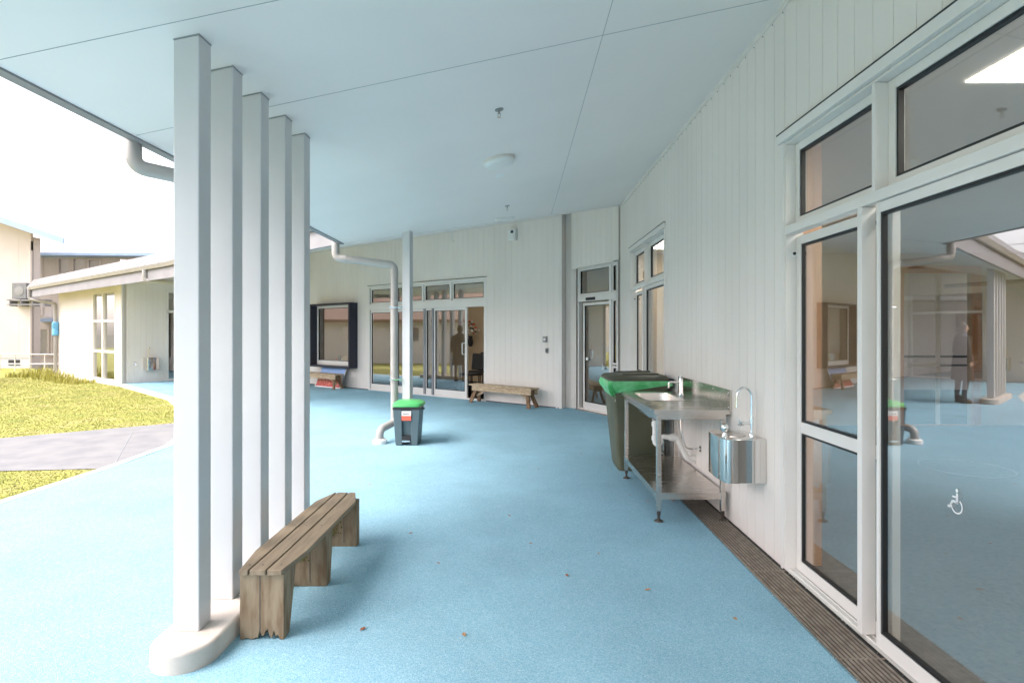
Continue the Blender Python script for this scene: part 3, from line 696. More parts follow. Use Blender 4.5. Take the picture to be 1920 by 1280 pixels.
# single post near the mitre, with its pipe
pc = Vector((-1.615, 8.24)); up = (Vector(A)-Vector(B)).normalized(); upn = Vector((-up.y, up.x))
b = MB(); ang = R(-12); e1 = Vector((math.cos(ang), math.sin(ang))); e2 = Vector((-math.sin(ang), math.cos(ang)))
q = [pc-e1*.06-e2*.06, pc+e1*.06-e2*.06, pc+e1*.06+e2*.06, pc-e1*.06+e2*.06]
b.hexa([(k.x,k.y,floorz(0,8.2)-.02) for k in q], [(k.x,k.y,near_z(k.x)+.03 if k.y< 8.2 else near_z(k.x)+.05) for k in q])
tag(b.build('post', 'column_paint', bevel=.006), 'single white square post behind the small pedal bin', 'post')
# downpipes
def downpipe(pts, r, lab, cuff, brackets=(), grp='grey downpipes'):
    t = thing('downpipe', lab, 'downpipe', pts[-1], grp)
    MB().tube(fillet(pts, .09, 9), r, 20).build('pipe', 'pipe', t, smooth=True)
    for p, d in cuff: MB().lathe([(r+.004,-.03),(r+.004,.03)], p, d, 20).build('collar', 'pipe', t, smooth=True)
    return t
zt = 1.58+140*8.1/F
pz = floorz(0,8)
dp = downpipe([(-2.63,8.10,3.05),(-2.63,8.10,2.66),(-1.80,8.20,2.57),(-1.80,8.20,.27),(-1.93,7.86,.22),(-1.93,7.86,.05)], .054, 'grey downpipe clipped to the white post behind the pedal bin', [((-2.50,8.115,2.646),(1,.12,-.1)),((-1.80,8.20,2.44),(0,0,1)),((-1.80,8.2,1.0),(0,0,1))])
dp.location = (-1.93,7.86,.04)
for o in dp.children: o.matrix_parent_inverse = Matrix.Translation(-Vector(dp.location))
MB().lathe([(.10,0),(.10,.05),(.085,.06),(.075,.065)], (-1.93,7.86,floorz(0,7.86)), (0,0,1), 24).build('flange','white_plastic',dp,smooth=True)
for z in (1.95, .90):
    b = MB(); b.tube([(-1.86,8.14,z),(-1.80,8.14,z),(-1.68,8.17,z)], .010, 8); b.lathe([(.059,-.012),(.059,.012)], (-1.80,8.20,z), (0,0,1), 20); b.build('bracket','chrome',dp)
downpipe([(-2.605,3.80,3.02),(-2.605,3.80,2.705),(-1.93,4.33,2.64),(-1.93,4.33,-.02)], .05, 'grey downpipe bending in behind the row of five columns', [((-2.40,3.96,2.685),(.8,.63,-.08))])
# ================================================================== LEFT WING
Ac = Vector((-11.70,16.56)); ua = ub.copy(); na = nb.copy(); wallA = Fr(Ac, ua, na)
ubb = Vector((-nb.x, -nb.y)); nB = -ub  # wall running back from the corner, facing the court
wallW = Fr(Ac, ubb, nB)
wing = thing('low_wing', 'long low white wing with tall windows under the grey seamed roof edge', 'building', (Ac.x, Ac.y, 0))
ha = lambda px, py: wallA.hit(px, py)
wa0, wa1 = ha(216.5, 600)[0], ha(174, 600)[0]; wz0, wz1 = ha(195, 712)[1]-.02, ha(195, 546)[1]
LA = 6.25
clad('wall', wallA, 0, LA, -.05, 3.05, [(wa0, wa1, wz0, wz1)], wing, pitch=1.2, phase=.1)
hw = lambda px, py: wallW.hit(px, py)
ww0 = hw(311, 600)[0]; wwz = hw(311, 544)[1]
clad('wall', wallW, 0, 3.35, -.0, 3.75, [(ww0, 3.2, 0, wwz)], wing, phase=.03)
b = MB(); wallA.box(b, -.02,.10,-.01,.012,0,3.05); wallW.box(b,-.012,.04,-.01,.012,0,3.05); b.build('corner_trim','trim',wing)
b = MB(); wallA.box(b, 0, LA, -.0, .03, -.05, .05); b.build('plinth','kerb',wing)
f = MB(); rect_frame(f, wallA, wa0, wa1, wz0, wz1, .06, -.08, .01)
h1, h2 = ha(200,601.5)[1], ha(200,659)[1]
wallA.box(f, wa0, wa1, -.07,.012,h1-.035,h1+.035); wallA.box(f, wa0, wa1, -.07,.012,h2-.035,h2+.035)
am = ha(192.8, 600)[0]; wallA.box(f, am-.06, am+.06,-.07,.014,wz0+.05,wz1-.05)
wn = f.build('window','frame_alu',wing); 
b = MB(); wallA.box(b, wa0+.05, wa1-.05, -.045,-.039, wz0+.05, wz1-.05); b.build('glass','glass',wn)
f = MB(); rect_frame(f, wallW, ww0, 3.2, .06, wwz, .07, -.08, .02); wallW.box(f, ww0, 3.2, -.07,.02, 2.2,2.28); wn = f.build('window','frame_alu',wing)
b = MB(); wallW.box(b, ww0+.06, 3.14, -.045,-.039, .1, wwz-.06); b.build('glass','glass',wn)
# its interior
b = MB(); b.prism([wallA.p(.15,-.15,0)[:2], wallA.p(LA,-.15,0)[:2], wallA.p(LA,-6,0)[:2], wallA.p(.15,-6,0)[:2]], -.03, .03); st(b,'wing_floor','interior_floor')
b = MB(); wallA.box(b, .2, LA, -3.5,-3.6,0,3); wallA.box(b, LA-.1, LA, -.15,-6,0,3.1); st(b,'wing_wall','interior_white')
b = MB(); wallA.box(b, .15, LA, -.13,-6,2.95,3.05); st(b,'wing_ceiling','interior_white')
eave_run(W1, W2, wing)
# wing downpipe with a blue foam sleeve
ep = Fr(W1, (Vector(W2)-Vector(W1)), nb)
Lw = (Vector(W2)-Vector(W1)).length; uW = (Vector(W2)-Vector(W1)).normalized(); nW = Vector((uW.y,-uW.x)); nW = nW if nW.y<0 else -nW
g0 = Vector(W1)+uW*(Lw-.2)+nW*.10; pA = wallA.p(LA-.02, .09, 0)
wt = downpipe([(g0.x,g0.y,3.15),(g0.x,g0.y,2.80),(pA[0],pA[1],2.62),(pA[0],pA[1],0)], .055, 'grey downpipe at the far left end of the low wing', [((pA[0],pA[1],1.9),(0,0,1))])
b = MB(); b.lathe([(.07,-.25),(.10,-.22),(.10,-.02),(.085,0),(.10,.02),(.10,.22),(.07,.25)], (pA[0],pA[1],1.72), (0,0,1), 18)
tag(b.build('pipe_sleeve','foam_blue',smooth=True), 'bright blue padded sleeve round the downpipe of the low wing', 'sleeve')
# short spout under the wing eave
t_ = Vector(W1)+uW*((Vector(W1)-Vector((0,0))).length*0+ .75)
sp = (279-PX)/F
aa = (sp*W1[1]-W1[0])/(uW.x-sp*uW.y); gq = Vector(W1)+uW*aa+nW*.09
downpipe([(gq.x,gq.y,3.13),(gq.x,gq.y,2.86),(gq.x+1.2,gq.y+.25,2.80),(gq.x+1.6,gq.y+.9,2.79)], .055, 'short grey downpipe elbow under the middle of the wing eave', [((gq.x,gq.y,3.0),(0,0,1))])

# ================================================================== DRAIN
dr = thing('drain_channel', 'long slotted brown drain channel along the foot of the white wall', 'drain', (1.656, 3, 0))
b = MB(); Y0, Y1 = -3, 9.6
x0d, x1d = 1.540, 1.775
def zz(y): return floorz(0,y)
ysd = [Y0,6.6,7.2,7.8,8.4,9.0,9.6]
nb_ = 9
for i in range(nb_):
    xa = x0d+.008+i*(x1d-x0d-.016)/nb_; xb = xa+.0105
    for ya, yb in zip(ysd, ysd[1:]):
        b.hexa([(xa,ya,zz(ya)+.001),(xb,ya,zz(ya)+.001),(xb,yb,zz(yb)+.001),(xa,yb,zz(yb)+.001)],[(xa,ya,zz(ya)+.011),(xb,ya,zz(ya)+.011),(xb,yb,zz(yb)+.011),(xa,yb,zz(yb)+.011)])
for k in range(int((Y1-Y0)/1.0)):
    y = Y0+.7+k*1.0; b.hexa([(x0d+.002,y,zz(y)+.0045),(x1d-.002,y,zz(y)+.0045),(x1d-.002,y+.006,zz(y)+.0045),(x0d+.002,y+.006,zz(y)+.0045)],[(x0d+.002,y,zz(y)+.0105),(x1d-.002,y,zz(y)+.0105),(x1d-.002,y+.006,zz(y)+.0105),(x0d+.002,y+.006,zz(y)+.0105)])
y = Y0
b.build('grate_bars','grate',dr)
b = MB()
for ya, yb in zip(ysd, ysd[1:]): b.hexa([(x0d,ya,zz(ya)+.0),(x1d,ya,zz(ya)+.0),(x1d,yb,zz(yb)+.0),(x0d,yb,zz(yb)+.0)],[(x0d,ya,zz(ya)+.003),(x1d,ya,zz(ya)+.003),(x1d,yb,zz(yb)+.003),(x0d,yb,zz(yb)+.003)])
b.build('channel','black',dr)
b = MB()
for ya, yb in zip(ysd, ysd[1:]):
    for xa, xb in ((x0d-.004,x0d),(x1d,x1d+.004)):
        b.hexa([(xa,ya,zz(ya)),(xb,ya,zz(ya)),(xb,yb,zz(yb)),(xa,yb,zz(yb))],[(xa,ya,zz(ya)+.012),(xb,ya,zz(ya)+.012),(xb,yb,zz(yb)+.012),(xa,yb,zz(yb)+.012)])
b.build('edge_strip','steel',dr)

# ================================================================== THREE-LEG BENCH
bn = thing('slatted_bench', 'weathered brown bench of three slats on three thick legs beside the columns', 'bench', (-1.31,3.5,0))
def slat(xa0, xa1, xb0, xb1, xc0, xc1, xd0, xd1, ys_):
    z0, z1 = .338, .367
    pl = [(xa0,ys_[0]),(xa1,ys_[0]),(xb1,ys_[1]),(xc1,ys_[2]),(xd1,ys_[3]),(xd0,ys_[3]),(xc0,ys_[2]),(xb0,ys_[1])]
    return MB().prism(pl, z0, z1)
Y4 = [2.865, 3.13, 4.04, 4.262]
slat(-1.424,-1.380,-1.462,-1.380,-1.457,-1.380,-1.39,-1.380,Y4).build('slat','bench_slat_wood',bn,bevel=.004)
slat(-1.371,-1.290,-1.371,-1.286,-1.371,-1.286,-1.371,-1.290,Y4).build('slat','bench_slat_wood',bn,bevel=.004)
slat(-1.281,-1.207,-1.276,-1.172,-1.276,-1.166,-1.281,-1.232,Y4).build('slat','bench_slat_wood',bn,bevel=.004)
def leg(ya, tb, tt, xa, xb, jag):
    b = MB(); n_ = 22; vs = []; 
    for i in range(n_+1):
        x = xa+(xb-xa)*i/n_; j = (abs(random.gauss(0,.010)) if jag and 2 < i < n_-2 else 0)+(.05 if jag and 7 <= i <= n_-4 else .0)*random.random()
        vs += [(x,ya,j),(x,ya,.337),(x,ya+tt,.337),(x,ya+tb,j*.5+.0)]
    fs = []
    for i in range(n_):
        o = i*4
        for k in range(4): fs.append((o+k, o+(k+1)%4, o+4+(k+1)%4, o+4+k))
    fs += [(0,3,2,1),(n_*4,n_*4+1,n_*4+2,n_*4+3)]
    return b.add(vs, fs)
for k, (ya, tb, tt, xa, xb) in enumerate([(2.885,.075,.165,-1.431,-1.203),(3.49,.075,.12,-1.42,-1.188),(4.14,.07,.07,-1.40,-1.186)]):
    o = leg(ya,tb,tt,xa,xb,k==0).build('leg','bench_leg_wood',bn,bevel=.004)
    g = MB(); xm = xa+(xb-xa)*(.46 if k==0 else .55); g.box(xm-.0015,xm+.0015,ya-.0015,ya+.002,.03,.333); g.build('split','joint_dark',o)
    if k == 0:
        o['label'] = 'front leg with a rotted jagged foot'
for ys_k in (2.93,3.53,4.17):
    for xs_k in (-1.40,-1.33,-1.235): MB().lathe([(.005,0),(.005,.0012)],(xs_k,ys_k,.367),(0,0,1),10).build('screw','joint_dark',bn)
# moss on the rear legs: small tufts
b = MB()
for k in range(160):
    ya = random.choice((3.488,4.138)); x = random.uniform(-1.41,-1.30); z = random.uniform(.16,.28) if ya < 4 else random.uniform(.08,.24)
    if random.random() < .5: x = -1.41+abs(random.gauss(0,.04))
    b.lathe([(.001,0),(.006,.002),(.001,.005)], (x,ya,z), (0,-1,0), 5)
b.build('moss','moss',bn)

# ================================================================== TRESTLE BENCHES
def trestle(lab):
    t = thing('trestle_bench', lab, 'bench', (0,0,0), 'low timber benches against the far wall')
    L_, H_ = 1.72, .40
    MB().box(-L_/2,L_/2,-.14,.14,H_-.028,H_).build('seat','pine_wood',t,bevel=.003)
    for y in (-.105,.105): MB().box(-L_/2+.08,L_/2-.02,y-.012,y+.012,H_-.135,H_-.029).build('apron','pine_wood',t,bevel=.003)
    for sx in (-1,1):
        for sy in (-1,1):
            MB().bar((sx*(L_/2-.17),sy*.04,H_-.05),(sx*(L_/2-.05),sy*.135,.0),.085,.03,(0,1,0)).build('leg','old_pine_wood',t)
        MB().box(sx*(L_/2-.10)-.015,sx*(L_/2-.10)+.015,-.09,.09,H_-.15,H_-.04).build('cleat','old_pine_wood',t)
        MB().bar((sx*(L_/2-.12),0,.14),(sx*(L_/2-.50),0,H_-.06),.05,.025,(0,1,0)).build('brace','pine_wood',t)
    return t
def place_b(o, c, ang): o.location = c; o.rotation_euler.z = ang
tb1 = trestle('pale timber trestle bench right of the open doorway')
fL = Vector(fpt(881,754)); fR = Vector(fpt(994,766.7)); mid = (fL+fR)/2; ang = math.atan2(fR.y-fL.y, fR.x-fL.x)
nn = -Vector((nb.x, nb.y, 0))
tb2 = copy_tree(tb1)
place_b(tb1, (mid.x+nn.x*.13, mid.y+nn.y*.13, FZ), ang)
f2 = Vector(fpt(627,730.4)); dirb = Vector((-ub.x,-ub.y,0)); m2 = f2-dirb*.83
place_b(tb2, (m2.x+nn.x*.13, m2.y+nn.y*.13, FZ), math.atan2(-ub.y,-ub.x)); tb2['label'] = 'darker timber trestle bench with a red and blue picture behind it'
# picture leaning behind the left bench
def pic_mat():
    m = mat('picture', (.3,.4,.7), .45); t = m.node_tree; N = t.nodes; L = t.links; b = N['Principled BSDF']
    tc = N.new('ShaderNodeTexCoord'); n = N.new('ShaderNodeTexNoise'); n.inputs['Scale'].default_value = 4; n.inputs['Detail'].default_value = 6; n.inputs['Distortion'].default_value = 2.5
    L.new(tc.outputs['Generated'], n.inputs['Vector']); sx = N.new('ShaderNodeSeparateXYZ'); L.new(tc.outputs['Generated'], sx.inputs[0])
    ad = N.new('ShaderNodeMath'); ad.operation = 'MULTIPLY_ADD'; ad.inputs[1].default_value = .9; ad.inputs[2].default_value = -.25; L.new(sx.outputs['Z'], ad.inputs[0])
    a2 = N.new('ShaderNodeMath'); a2.operation = 'ADD'; L.new(ad.outputs[0], a2.inputs[0])
    m3 = N.new('ShaderNodeMath'); m3.operation='MULTIPLY'; m3.inputs[1].default_value=.9; L.new(n.outputs['Fac'], m3.inputs[0]); L.new(m3.outputs[0], a2.inputs[1])
    cr = N.new('ShaderNodeValToRGB'); e = cr.color_ramp.elements; e[0].position=.28; e[0].color=(.45,.04,.03,1); e[1].position=.85; e[1].color=(.25,.42,.75,1)
    k = e.new(.42); k.color=(.75,.22,.14,1); k = e.new(.58); k.color=(.8,.45,.38,1); k=e.new(.66); k.color=(.35,.45,.72,1)
    L.new(a2.outputs[0], cr.inputs[0]); L.new(cr.outputs[0], b.inputs['Base Color'])
pic_mat()
pa0, pa1 = hb(644,700,.18)[0], hb(597,700,.18)[0]
pt_ = thing('picture_board', 'red and blue picture with white edge leaning behind the darker bench', 'picture', wallB.p((pa0+pa1)/2,.3,FZ))
def lean(a0,a1,z0,z1,off,m,nm):
    dd = lambda z: .30-.22*(z/.62)+off
    b = MB(); q = [(a0,z0),(a1,z0),(a1,z1),(a0,z1)]
    sh2 = lambda z: .06*(z/.6)
    b.hexa([wallB.p(a-sh2(z),dd(z)-.006,FZ+z) for a,z in q],[wallB.p(a-sh2(z),dd(z),FZ+z) for a,z in q]); b.build(nm,m,pt_)
lean(pa0,pa1,.0,.60,0,'label_white','board'); lean(pa0+.03,pa1-.03,.03,.57,.004,'picture','print')

# ================================================================== SINK BENCH
sk = thing('sink_bench', 'stainless steel sink bench with open lower shelf against the white wall', 'sink', (1.46,5.4,0))
SX0, SX1, SY0, SY1, SZ = 1.138, 1.768, 4.65, 6.135, .938
bx0, bx1, by0_, by1_ = 1.235, 1.60, 5.30, 5.98
b = MB(); b.box(SX0,bx0,SY0,SY1,SZ-.036,SZ); b.box(bx1,SX1,SY0,SY1,SZ-.036,SZ); b.box(bx0,bx1,SY0,by0_,SZ-.036,SZ); b.box(bx0,bx1,by1_,SY1,SZ-.036,SZ)
bm_ = b.build('worktop','steel',sk)
# weld the worktop into one bevelled slab
def rrect(x0,x1,y0,y1,r,n=5):
    p=[]
    for cx_,cy_,a in ((x1-r,y1-r,0),(x0+r,y1-r,90),(x0+r,y0+r,180),(x1-r,y0+r,270)):
        p += [(cx_+r*math.cos(R(a+90*k/n)), cy_+r*math.sin(R(a+90*k/n))) for k in range(n+1)]
    return p
b = MB(); N_ = 24; rings = []
for (ins, z, r) in ((-.014,SZ+.0035,.085),(0,SZ+.001,.08),(.004,SZ-.02,.078),(.012,SZ-.13,.07),(.03,SZ-.168,.06),(.10,SZ-.172,.05)):
    rings.append([(x,y,z) for x,y in rrect(bx0+ins,bx1-ins,by0_+ins,by1_-ins,r)])
# outer shell (underside) as a second set so that the bowl has thickness
vs = [v for rg in rings for v in rg]; n_ = len(rings[0]); fs = []
for i in range(len(rings)-1):
    for k in range(n_): fs.append((i*n_+k, i*n_+(k+1)%n_, (i+1)*n_+(k+1)%n_, (i+1)*n_+k))
fs.append(tuple((len(rings)-1)*n_+k for k in range(n_)))
b.add(vs, fs); bo = b.build('bowl','steel',sk,smooth=True)
so = bo.modifiers.new('solid','SOLIDIFY'); so.thickness = .002; so.offset = 1
b = MB(); b.lathe([(.045,0),(.045,.004),(.03,.004),(.028,-.0)], (1.42,5.64,SZ-.171), (0,0,1), 20); b.build('drain_hole','chrome',sk)
# square corner fillers between rim and slab opening
MB().box(SX1-.003,SX1+.012,SY0,SY1,SZ-.034,SZ+.165).build('splashback','steel',sk)
spb = [o for o in sk.children if o.name.startswith('splashback')][0]
for y,z in ((4.68,.14),(4.68,.02),(5.05,.14),(5.35,.14),(5.7,.14),(6.1,.14),(6.1,.03)): MB().lathe([(.006,0),(.006,.003),(.003,.004)], (SX1-.003,y,SZ+z),(-1,0,0),8).build('screw','white_plastic',spb)
b = MB(); fx0, fx1, fy0, fy1 = 1.165,1.745,4.68,6.11
b.box(fx0,fx1,fy0,fy0+.03,SZ-.085,SZ-.037); b.box(fx0,fx1,fy1-.03,fy1,SZ-.085,SZ-.037); b.box(fx0,fx0+.03,fy0+.031,fy1-.031,SZ-.085,SZ-.037); b.box(fx1-.03,fx1,fy0+.031,fy1-.031,SZ-.085,SZ-.037)
b.build('frame','steel',sk,bevel=.002)
for x in (1.186,1.722):
    for y in (4.70,6.09):
        l_ = MB().box(x-.019,x+.019,y-.019,y+.019,.088,SZ-.0865).build('leg','steel',sk,bevel=.003)
        MB().lathe([(.038,0),(.036,.008),(.012,.02),(.010,.045),(.016,.055),(.016,.075),(.018,.087)], (x,y,floorz(0,y)), (0,0,1), 16).build('foot','foot_metal',l_,smooth=True)
b = MB(); b.box(1.165,1.745,4.685,6.105,.235,.241); b.box(1.165,1.171,4.685,6.105,.185,.2345); b.box(1.739,1.745,4.685,6.105,.185,.2345); b.box(1.172,1.738,4.685,4.691,.185,.2345); b.box(1.172,1.738,6.099,6.105,.185,.2345)
b.build('shelf','steel',sk)
# pillar tap with spout
tp = thing('sink_tap', 'short steel pillar tap at the far end of the sink bench', 'tap', (1.70,5.78,SZ))
b = MB(); b.lathe([(.027,0),(.024,.01),(.021,.02),(.021,.16),(.016,.175),(.019,.18),(.019,.195)], (1.69,5.78,SZ+.001),(0,0,1),20); b.build('body','chrome',tp,smooth=True)
MB().tube(fillet([(1.69,5.78,SZ+.13),(1.56,5.76,SZ+.135),(1.555,5.76,SZ+.075)],.02),.011,12).build('spout','chrome',tp,smooth=True)
# waste trap and hose under the bowl
wp = thing('waste_pipe', 'white plastic waste trap and pipe under the sink bowl', 'pipe', (1.42,5.6,.45))
b = MB(); b.tube([(1.385,5.64,.765),(1.385,5.64,.70)], .03, 16); b.build('outlet','grey_plastic',wp,smooth=True)
b = MB(); b.tube(fillet([(1.385,5.64,.70),(1.385,5.64,.46),(1.43,5.62,.455),(1.44,5.62,.54),(1.56,5.62,.53)],.03),.024,16); b.lathe([(.033,-.02),(.033,.02)],(1.385,5.64,.66),(0,0,1),16); b.lathe([(.033,-.02),(.033,.02)],(1.385,5.64,.52),(0,0,1),16)
b.build('trap','pvc',wp,smooth=True)
b = MB(); b.tube(fillet([(1.52,5.62,.53),(1.60,5.62,.53),(1.70,5.62,.33),(1.784,5.63,.31)],.05),.029,16); b.lathe([(.037,-.025),(.037,.025)],(1.56,5.62,.53),(1,0,0),16); b.lathe([(.042,0),(.042,.012)],(1.784,5.63,.31),(-1,0,0),16)
b.build('pipe','pvc',wp,smooth=True)
hs = thing('water_valve', 'small chrome wall valve with a thin hose under the sink bench', 'valve', (1.784,5.5,.46))
b = MB(); b.tube([(1.784,5.45,.45),(1.70,5.45,.45)],.012,10); b.lathe([(.03,0),(.03,.006)],(1.784,5.45,.45),(-1,0,0),16); b.tube([(1.74,5.42,.45),(1.74,5.48,.45)],.008,8); b.build('valve','chrome',hs,smooth=True)
MB().tube(fillet([(1.70,5.45,.45),(1.64,5.45,.46),(1.60,5.47,.62),(1.60,5.5,.86)],.05),.008,8).build('hose','steel',hs,smooth=True)

# ================================================================== DRINKING FOUNTAINS
def fountain(fr, a0, a1, z0, z1, depth, lab, s=1.0):
    am_ = (a0+a1)/2; t = thing('drinking_fountain', lab, 'fountain', fr.p(am_,depth/2,z0), 'steel drinking fountains')
    b = MB(); r = .045; prof = []
    for (d,a) in [(0.001,a0),(depth-r,a0)]+[(depth-r+r*math.sin(R(k*18)), a0+r-r*math.cos(R(k*18))) for k in range(1,5)]+[(depth,a0+r),(depth+.010,am_),(depth,a1-r)]+[(depth-r+r*math.cos(R(k*18)), a1-r+r*math.sin(R(k*18))) for k in range(1,5)]+[(depth-r,a1),(0.001,a1)]: prof.append((a,d))
    pts = [fr.p(a,d,0)[:2] for a,d in prof]
    b.prism(pts, z0, z1); bo = b.build('body','steel_polished',t,smooth=True,bevel=.004)
    b = MB(); c = fr.p(am_,depth*.55,z1); b.lathe([(.088,.0005),(.088,.004),(.082,.006),(.072,.0035),(.04,.002),(.001,.0015)], c,(0,0,1),28); b.build('basin_rim','steel',t,smooth=True)
    return t
ft = fountain(wallR, 4.007, 4.40, .50, .815, .295, 'polished steel wall drinking fountain with a tall curved tap beside the glass door')
b = MB(); bc = Vector((1.53,4.13,.815)); b.lathe([(.022,0),(.018,.01),(.014,.03),(.02,.04),(.026,.06),(.026,.075),(.018,.088)],bc,(0,0,1),18); b.build('bubbler','chrome',ft,smooth=True)
b = MB(); gx, gy = 1.725, 4.12
pts = [(gx,gy,.816),(gx,gy,1.11)]+[(gx-.055+.055*math.cos(R(k*15)),gy,1.11+.055*math.sin(R(k*15))*1.2) for k in range(1,13)]+[(gx-.112,gy,1.035)]
b.tube(pts,.0095,12); b.lathe([(.022,0),(.02,.02),(.013,.03)],(gx,gy,.816),(0,0,1),16); b.lathe([(.015,-.03),(.015,.03)],(gx,gy,.93),(0,0,1),16); b.lathe([(.013,0),(.013,.012)],(gx-.112,gy,1.03),(0,0,1),14)
b.build('gooseneck','chrome',ft,smooth=True)
b = MB(); b.tube([(gx,gy,.915),(gx-.075,gy,.912)],.011,12); b.lathe([(.016,0),(.017,.01),(.014,.02)],(gx-.06,gy,.913),(-1,0,0),12)
for k in range(3): a = R(90+120*k); b.tube([(gx-.085,gy,.912),(gx-.092,gy+.028*math.cos(a),.912+.028*math.sin(a))],.005,8)
b.build('tap_handle','chrome',ft,smooth=True)
f0 = hw(268.5,680); f1 = hw(293,680)
ft2 = fountain(wallW, f0[0], f1[0], hw(280,693)[1], hw(280,670)[1], .28, 'small steel drinking fountain on the far wing wall')
q = Vector(wallW.p(f0[0]+.1,.12,hw(280,670)[1])); b = MB(); b.tube([q, q+Vector((0,0,.25))]+[q+Vector((-.06*k/4*0+.05*math.sin(R(k*30)),0,.25+.06*math.sin(R(k*30)))) for k in range(1,6)],.012,8); b.build('gooseneck','chrome',ft2,smooth=True)
tg = thing('wall_tap','small chrome tap on the far wing wall left of the fountain','tap',wallW.p(hw(252,680)[0],.02,hw(252,681)[1]))
b = MB(); q = Vector(tg.location); b.tube([q,q+Vector((nB.x*.08,nB.y*.08,0)),q+Vector((nB.x*.09,nB.y*.09,-.05))],.02,8); b.lathe([(.04,0),(.04,.01)],q,(nB.x,nB.y,0),12); b.build('body','chrome',tg)

# ================================================================== WHEELIE BIN
wb = thing('wheelie_bin','tall dark green wheelie bin with a green liner hanging over its rim','bin',(1.4,6.6,0))
def ring(x0,x1,y0,y1,z,r=.05): return [(x,y,z) for x,y in rrect(x0,x1,y0,y1,r,4)]
zb = .0
levels = [ring(1.165,1.62,6.40,6.86,zb+.0,.05), ring(1.15,1.64,6.385,6.88,.06), ring(1.09,1.70,6.335,6.93,.72), ring(1.065,1.72,6.32,6.945,.96), ring(1.045,1.735,6.30,6.96,.965), ring(1.045,1.735,6.30,6.96,1.02)]
def loft(levels, cap=True):
    b = MB(); n_=len(levels[0]); fs=[]
    for i in range(len(levels)-1):
        for k in range(n_): fs.append((i*n_+k,i*n_+(k+1)%n_,(i+1)*n_+(k+1)%n_,(i+1)*n_+k))
    if cap: fs += [tuple(range(n_-1,-1,-1)), tuple((len(levels)-1)*n_+k for k in range(n_))]
    return b.add([v for l in levels for v in l], fs)
loft(levels).build('body','bin_body',wb,smooth=True)
lid = loft([ring(1.03,1.72,6.285,6.975,1.035,.06),ring(1.03,1.72,6.285,6.975,1.055,.06),ring(1.06,1.71,6.32,6.94,1.085,.08),ring(1.16,1.66,6.40,6.86,1.10,.08)]).build('lid','bin_dark',wb,smooth=True)
b = MB(); b.bar((1.20,6.42,1.102),(1.62,6.42,1.108),.045,.02); b.bar((1.20,6.84,1.102),(1.62,6.84,1.108),.045,.02); b.bar((1.16,6.5,1.09),(1.16,6.75,1.09),.06,.025); b.build('lid_rib','bin_dark',lid,bevel=.008)
MB().tube([(1.745,6.30,1.04),(1.745,6.96,1.04)],.022,12).build('handle','black',wb,smooth=True)
MB().box(1.70,1.765,6.33,6.93,.985,1.06).build('hinge','black',wb,bevel=.015)
for y in (6.42,6.86): MB().lathe([(.1,-.025),(.1,.025)],(1.62,y,.10),(0,1,0),24).build('wheel','black',wb)
# liner: draped band round the rim, ragged lower edge
b = MB(); n_=72; base=[Vector((x,y,0)) for x,y in rrect(1.035,1.745,6.29,6.97,.05,17)]
n_=len(base); rows_=[]
for j in range(7):
    row=[]
    for k,p in enumerate(base):
        c_=Vector((1.39,6.63,0)); out=(p-c_).normalized()
        frontness=max(0,1-(p.x-1.03)/.32); drop=.05+.13*frontness+(.05*frontness+.012)*math.sin(k*1.3)*math.sin(k*.37+1)+.012*math.sin(k*.9)
        drop = max(.02,drop); u=j/6
        wob=(.004+.018*u)*math.sin(k*2.1+j*.4)+.008*math.sin(k*.8)*u
        taper=-.06*max(0,(u*drop-.05))/.1*frontness
        q=p+out*(.004+wob*.8+taper+.02*math.sin(u*3)*frontness); row.append((q.x,q.y,1.036-u*drop))
    rows_.append(row)
loft(rows_,False).build('liner','bag_green',wb,smooth=True)
b=MB(); b.box(1.105,1.15,6.3335,6.3355,.80,.87); b.build('label','label_white',wb)
# ================================================================== PEDAL BIN
pb = thing('pedal_bin','small dark grey pedal bin with a bright green lid','bin',(-1.53,7.9,floorz(0,7.8)))
z0=floorz(0,7.8)
cxp,cyp=-1.53,7.92
def rg(w_,d_,z,r=.05,dx=0,dy=0): return [(x,y,z0+z) for x,y in rrect(cxp-w_/2+dx,cxp+w_/2+dx,cyp-d_/2+dy,cyp+d_/2+dy,r,4)]
loft([rg(.30,.28,.03),rg(.34,.31,.40),rg(.37,.33,.52)]).build('body','bin_blue',pb,smooth=True)
for sx in (-1,1):
    b=MB(); xa,xb=sorted((cxp+sx*.055,cxp+sx*.155)); ta,tb_=sorted((cxp+sx*.065,cxp+sx*.19))
    y=cyp-.19
    b.hexa([(xa,y,z0),(xb,y,z0),(xb,y+.3,z0),(xa,y+.3,z0)],[(ta,y-.01,z0+.52),(tb_,y-.01,z0+.52),(tb_,y+.3,z0+.52),(ta,y+.3,z0+.52)]); b.build('side_fin','bin_blue',pb,bevel=.012)
loft([rg(.40,.40,.525,.06),rg(.42,.42,.535,.08),rg(.41,.41,.57,.09),rg(.33,.33,.597,.1)]).build('lid','green_lid',pb,smooth=True)
b=MB(); b.tube([(cxp+.20,cyp-.19,z0+.53),(cxp+.215,cyp-.1,z0+.50),(cxp+.19,cyp+.1,z0+.47)],.018,8); b.box(cxp-.19,cxp+.19,cyp-.205,cyp-.19,z0+.49,z0+.523); b.build('rim','black',pb,bevel=.004)
b=MB(); b.box(cxp-.06,cxp+.05,cyp-.215,cyp-.20,z0+.05,z0+.07); b.build('pedal','chrome',pb)
b=MB(); b.box(cxp-.07,cxp+.066,cyp-.19,cyp-.15,z0+.03,z0+.13); b.build('pedal_housing','black',pb)
b=MB(); b.box(cxp-.063,cxp+.067,cyp-.213,cyp-.211,z0+.41,z0+.475); l_=b.build('label','label_white',pb)
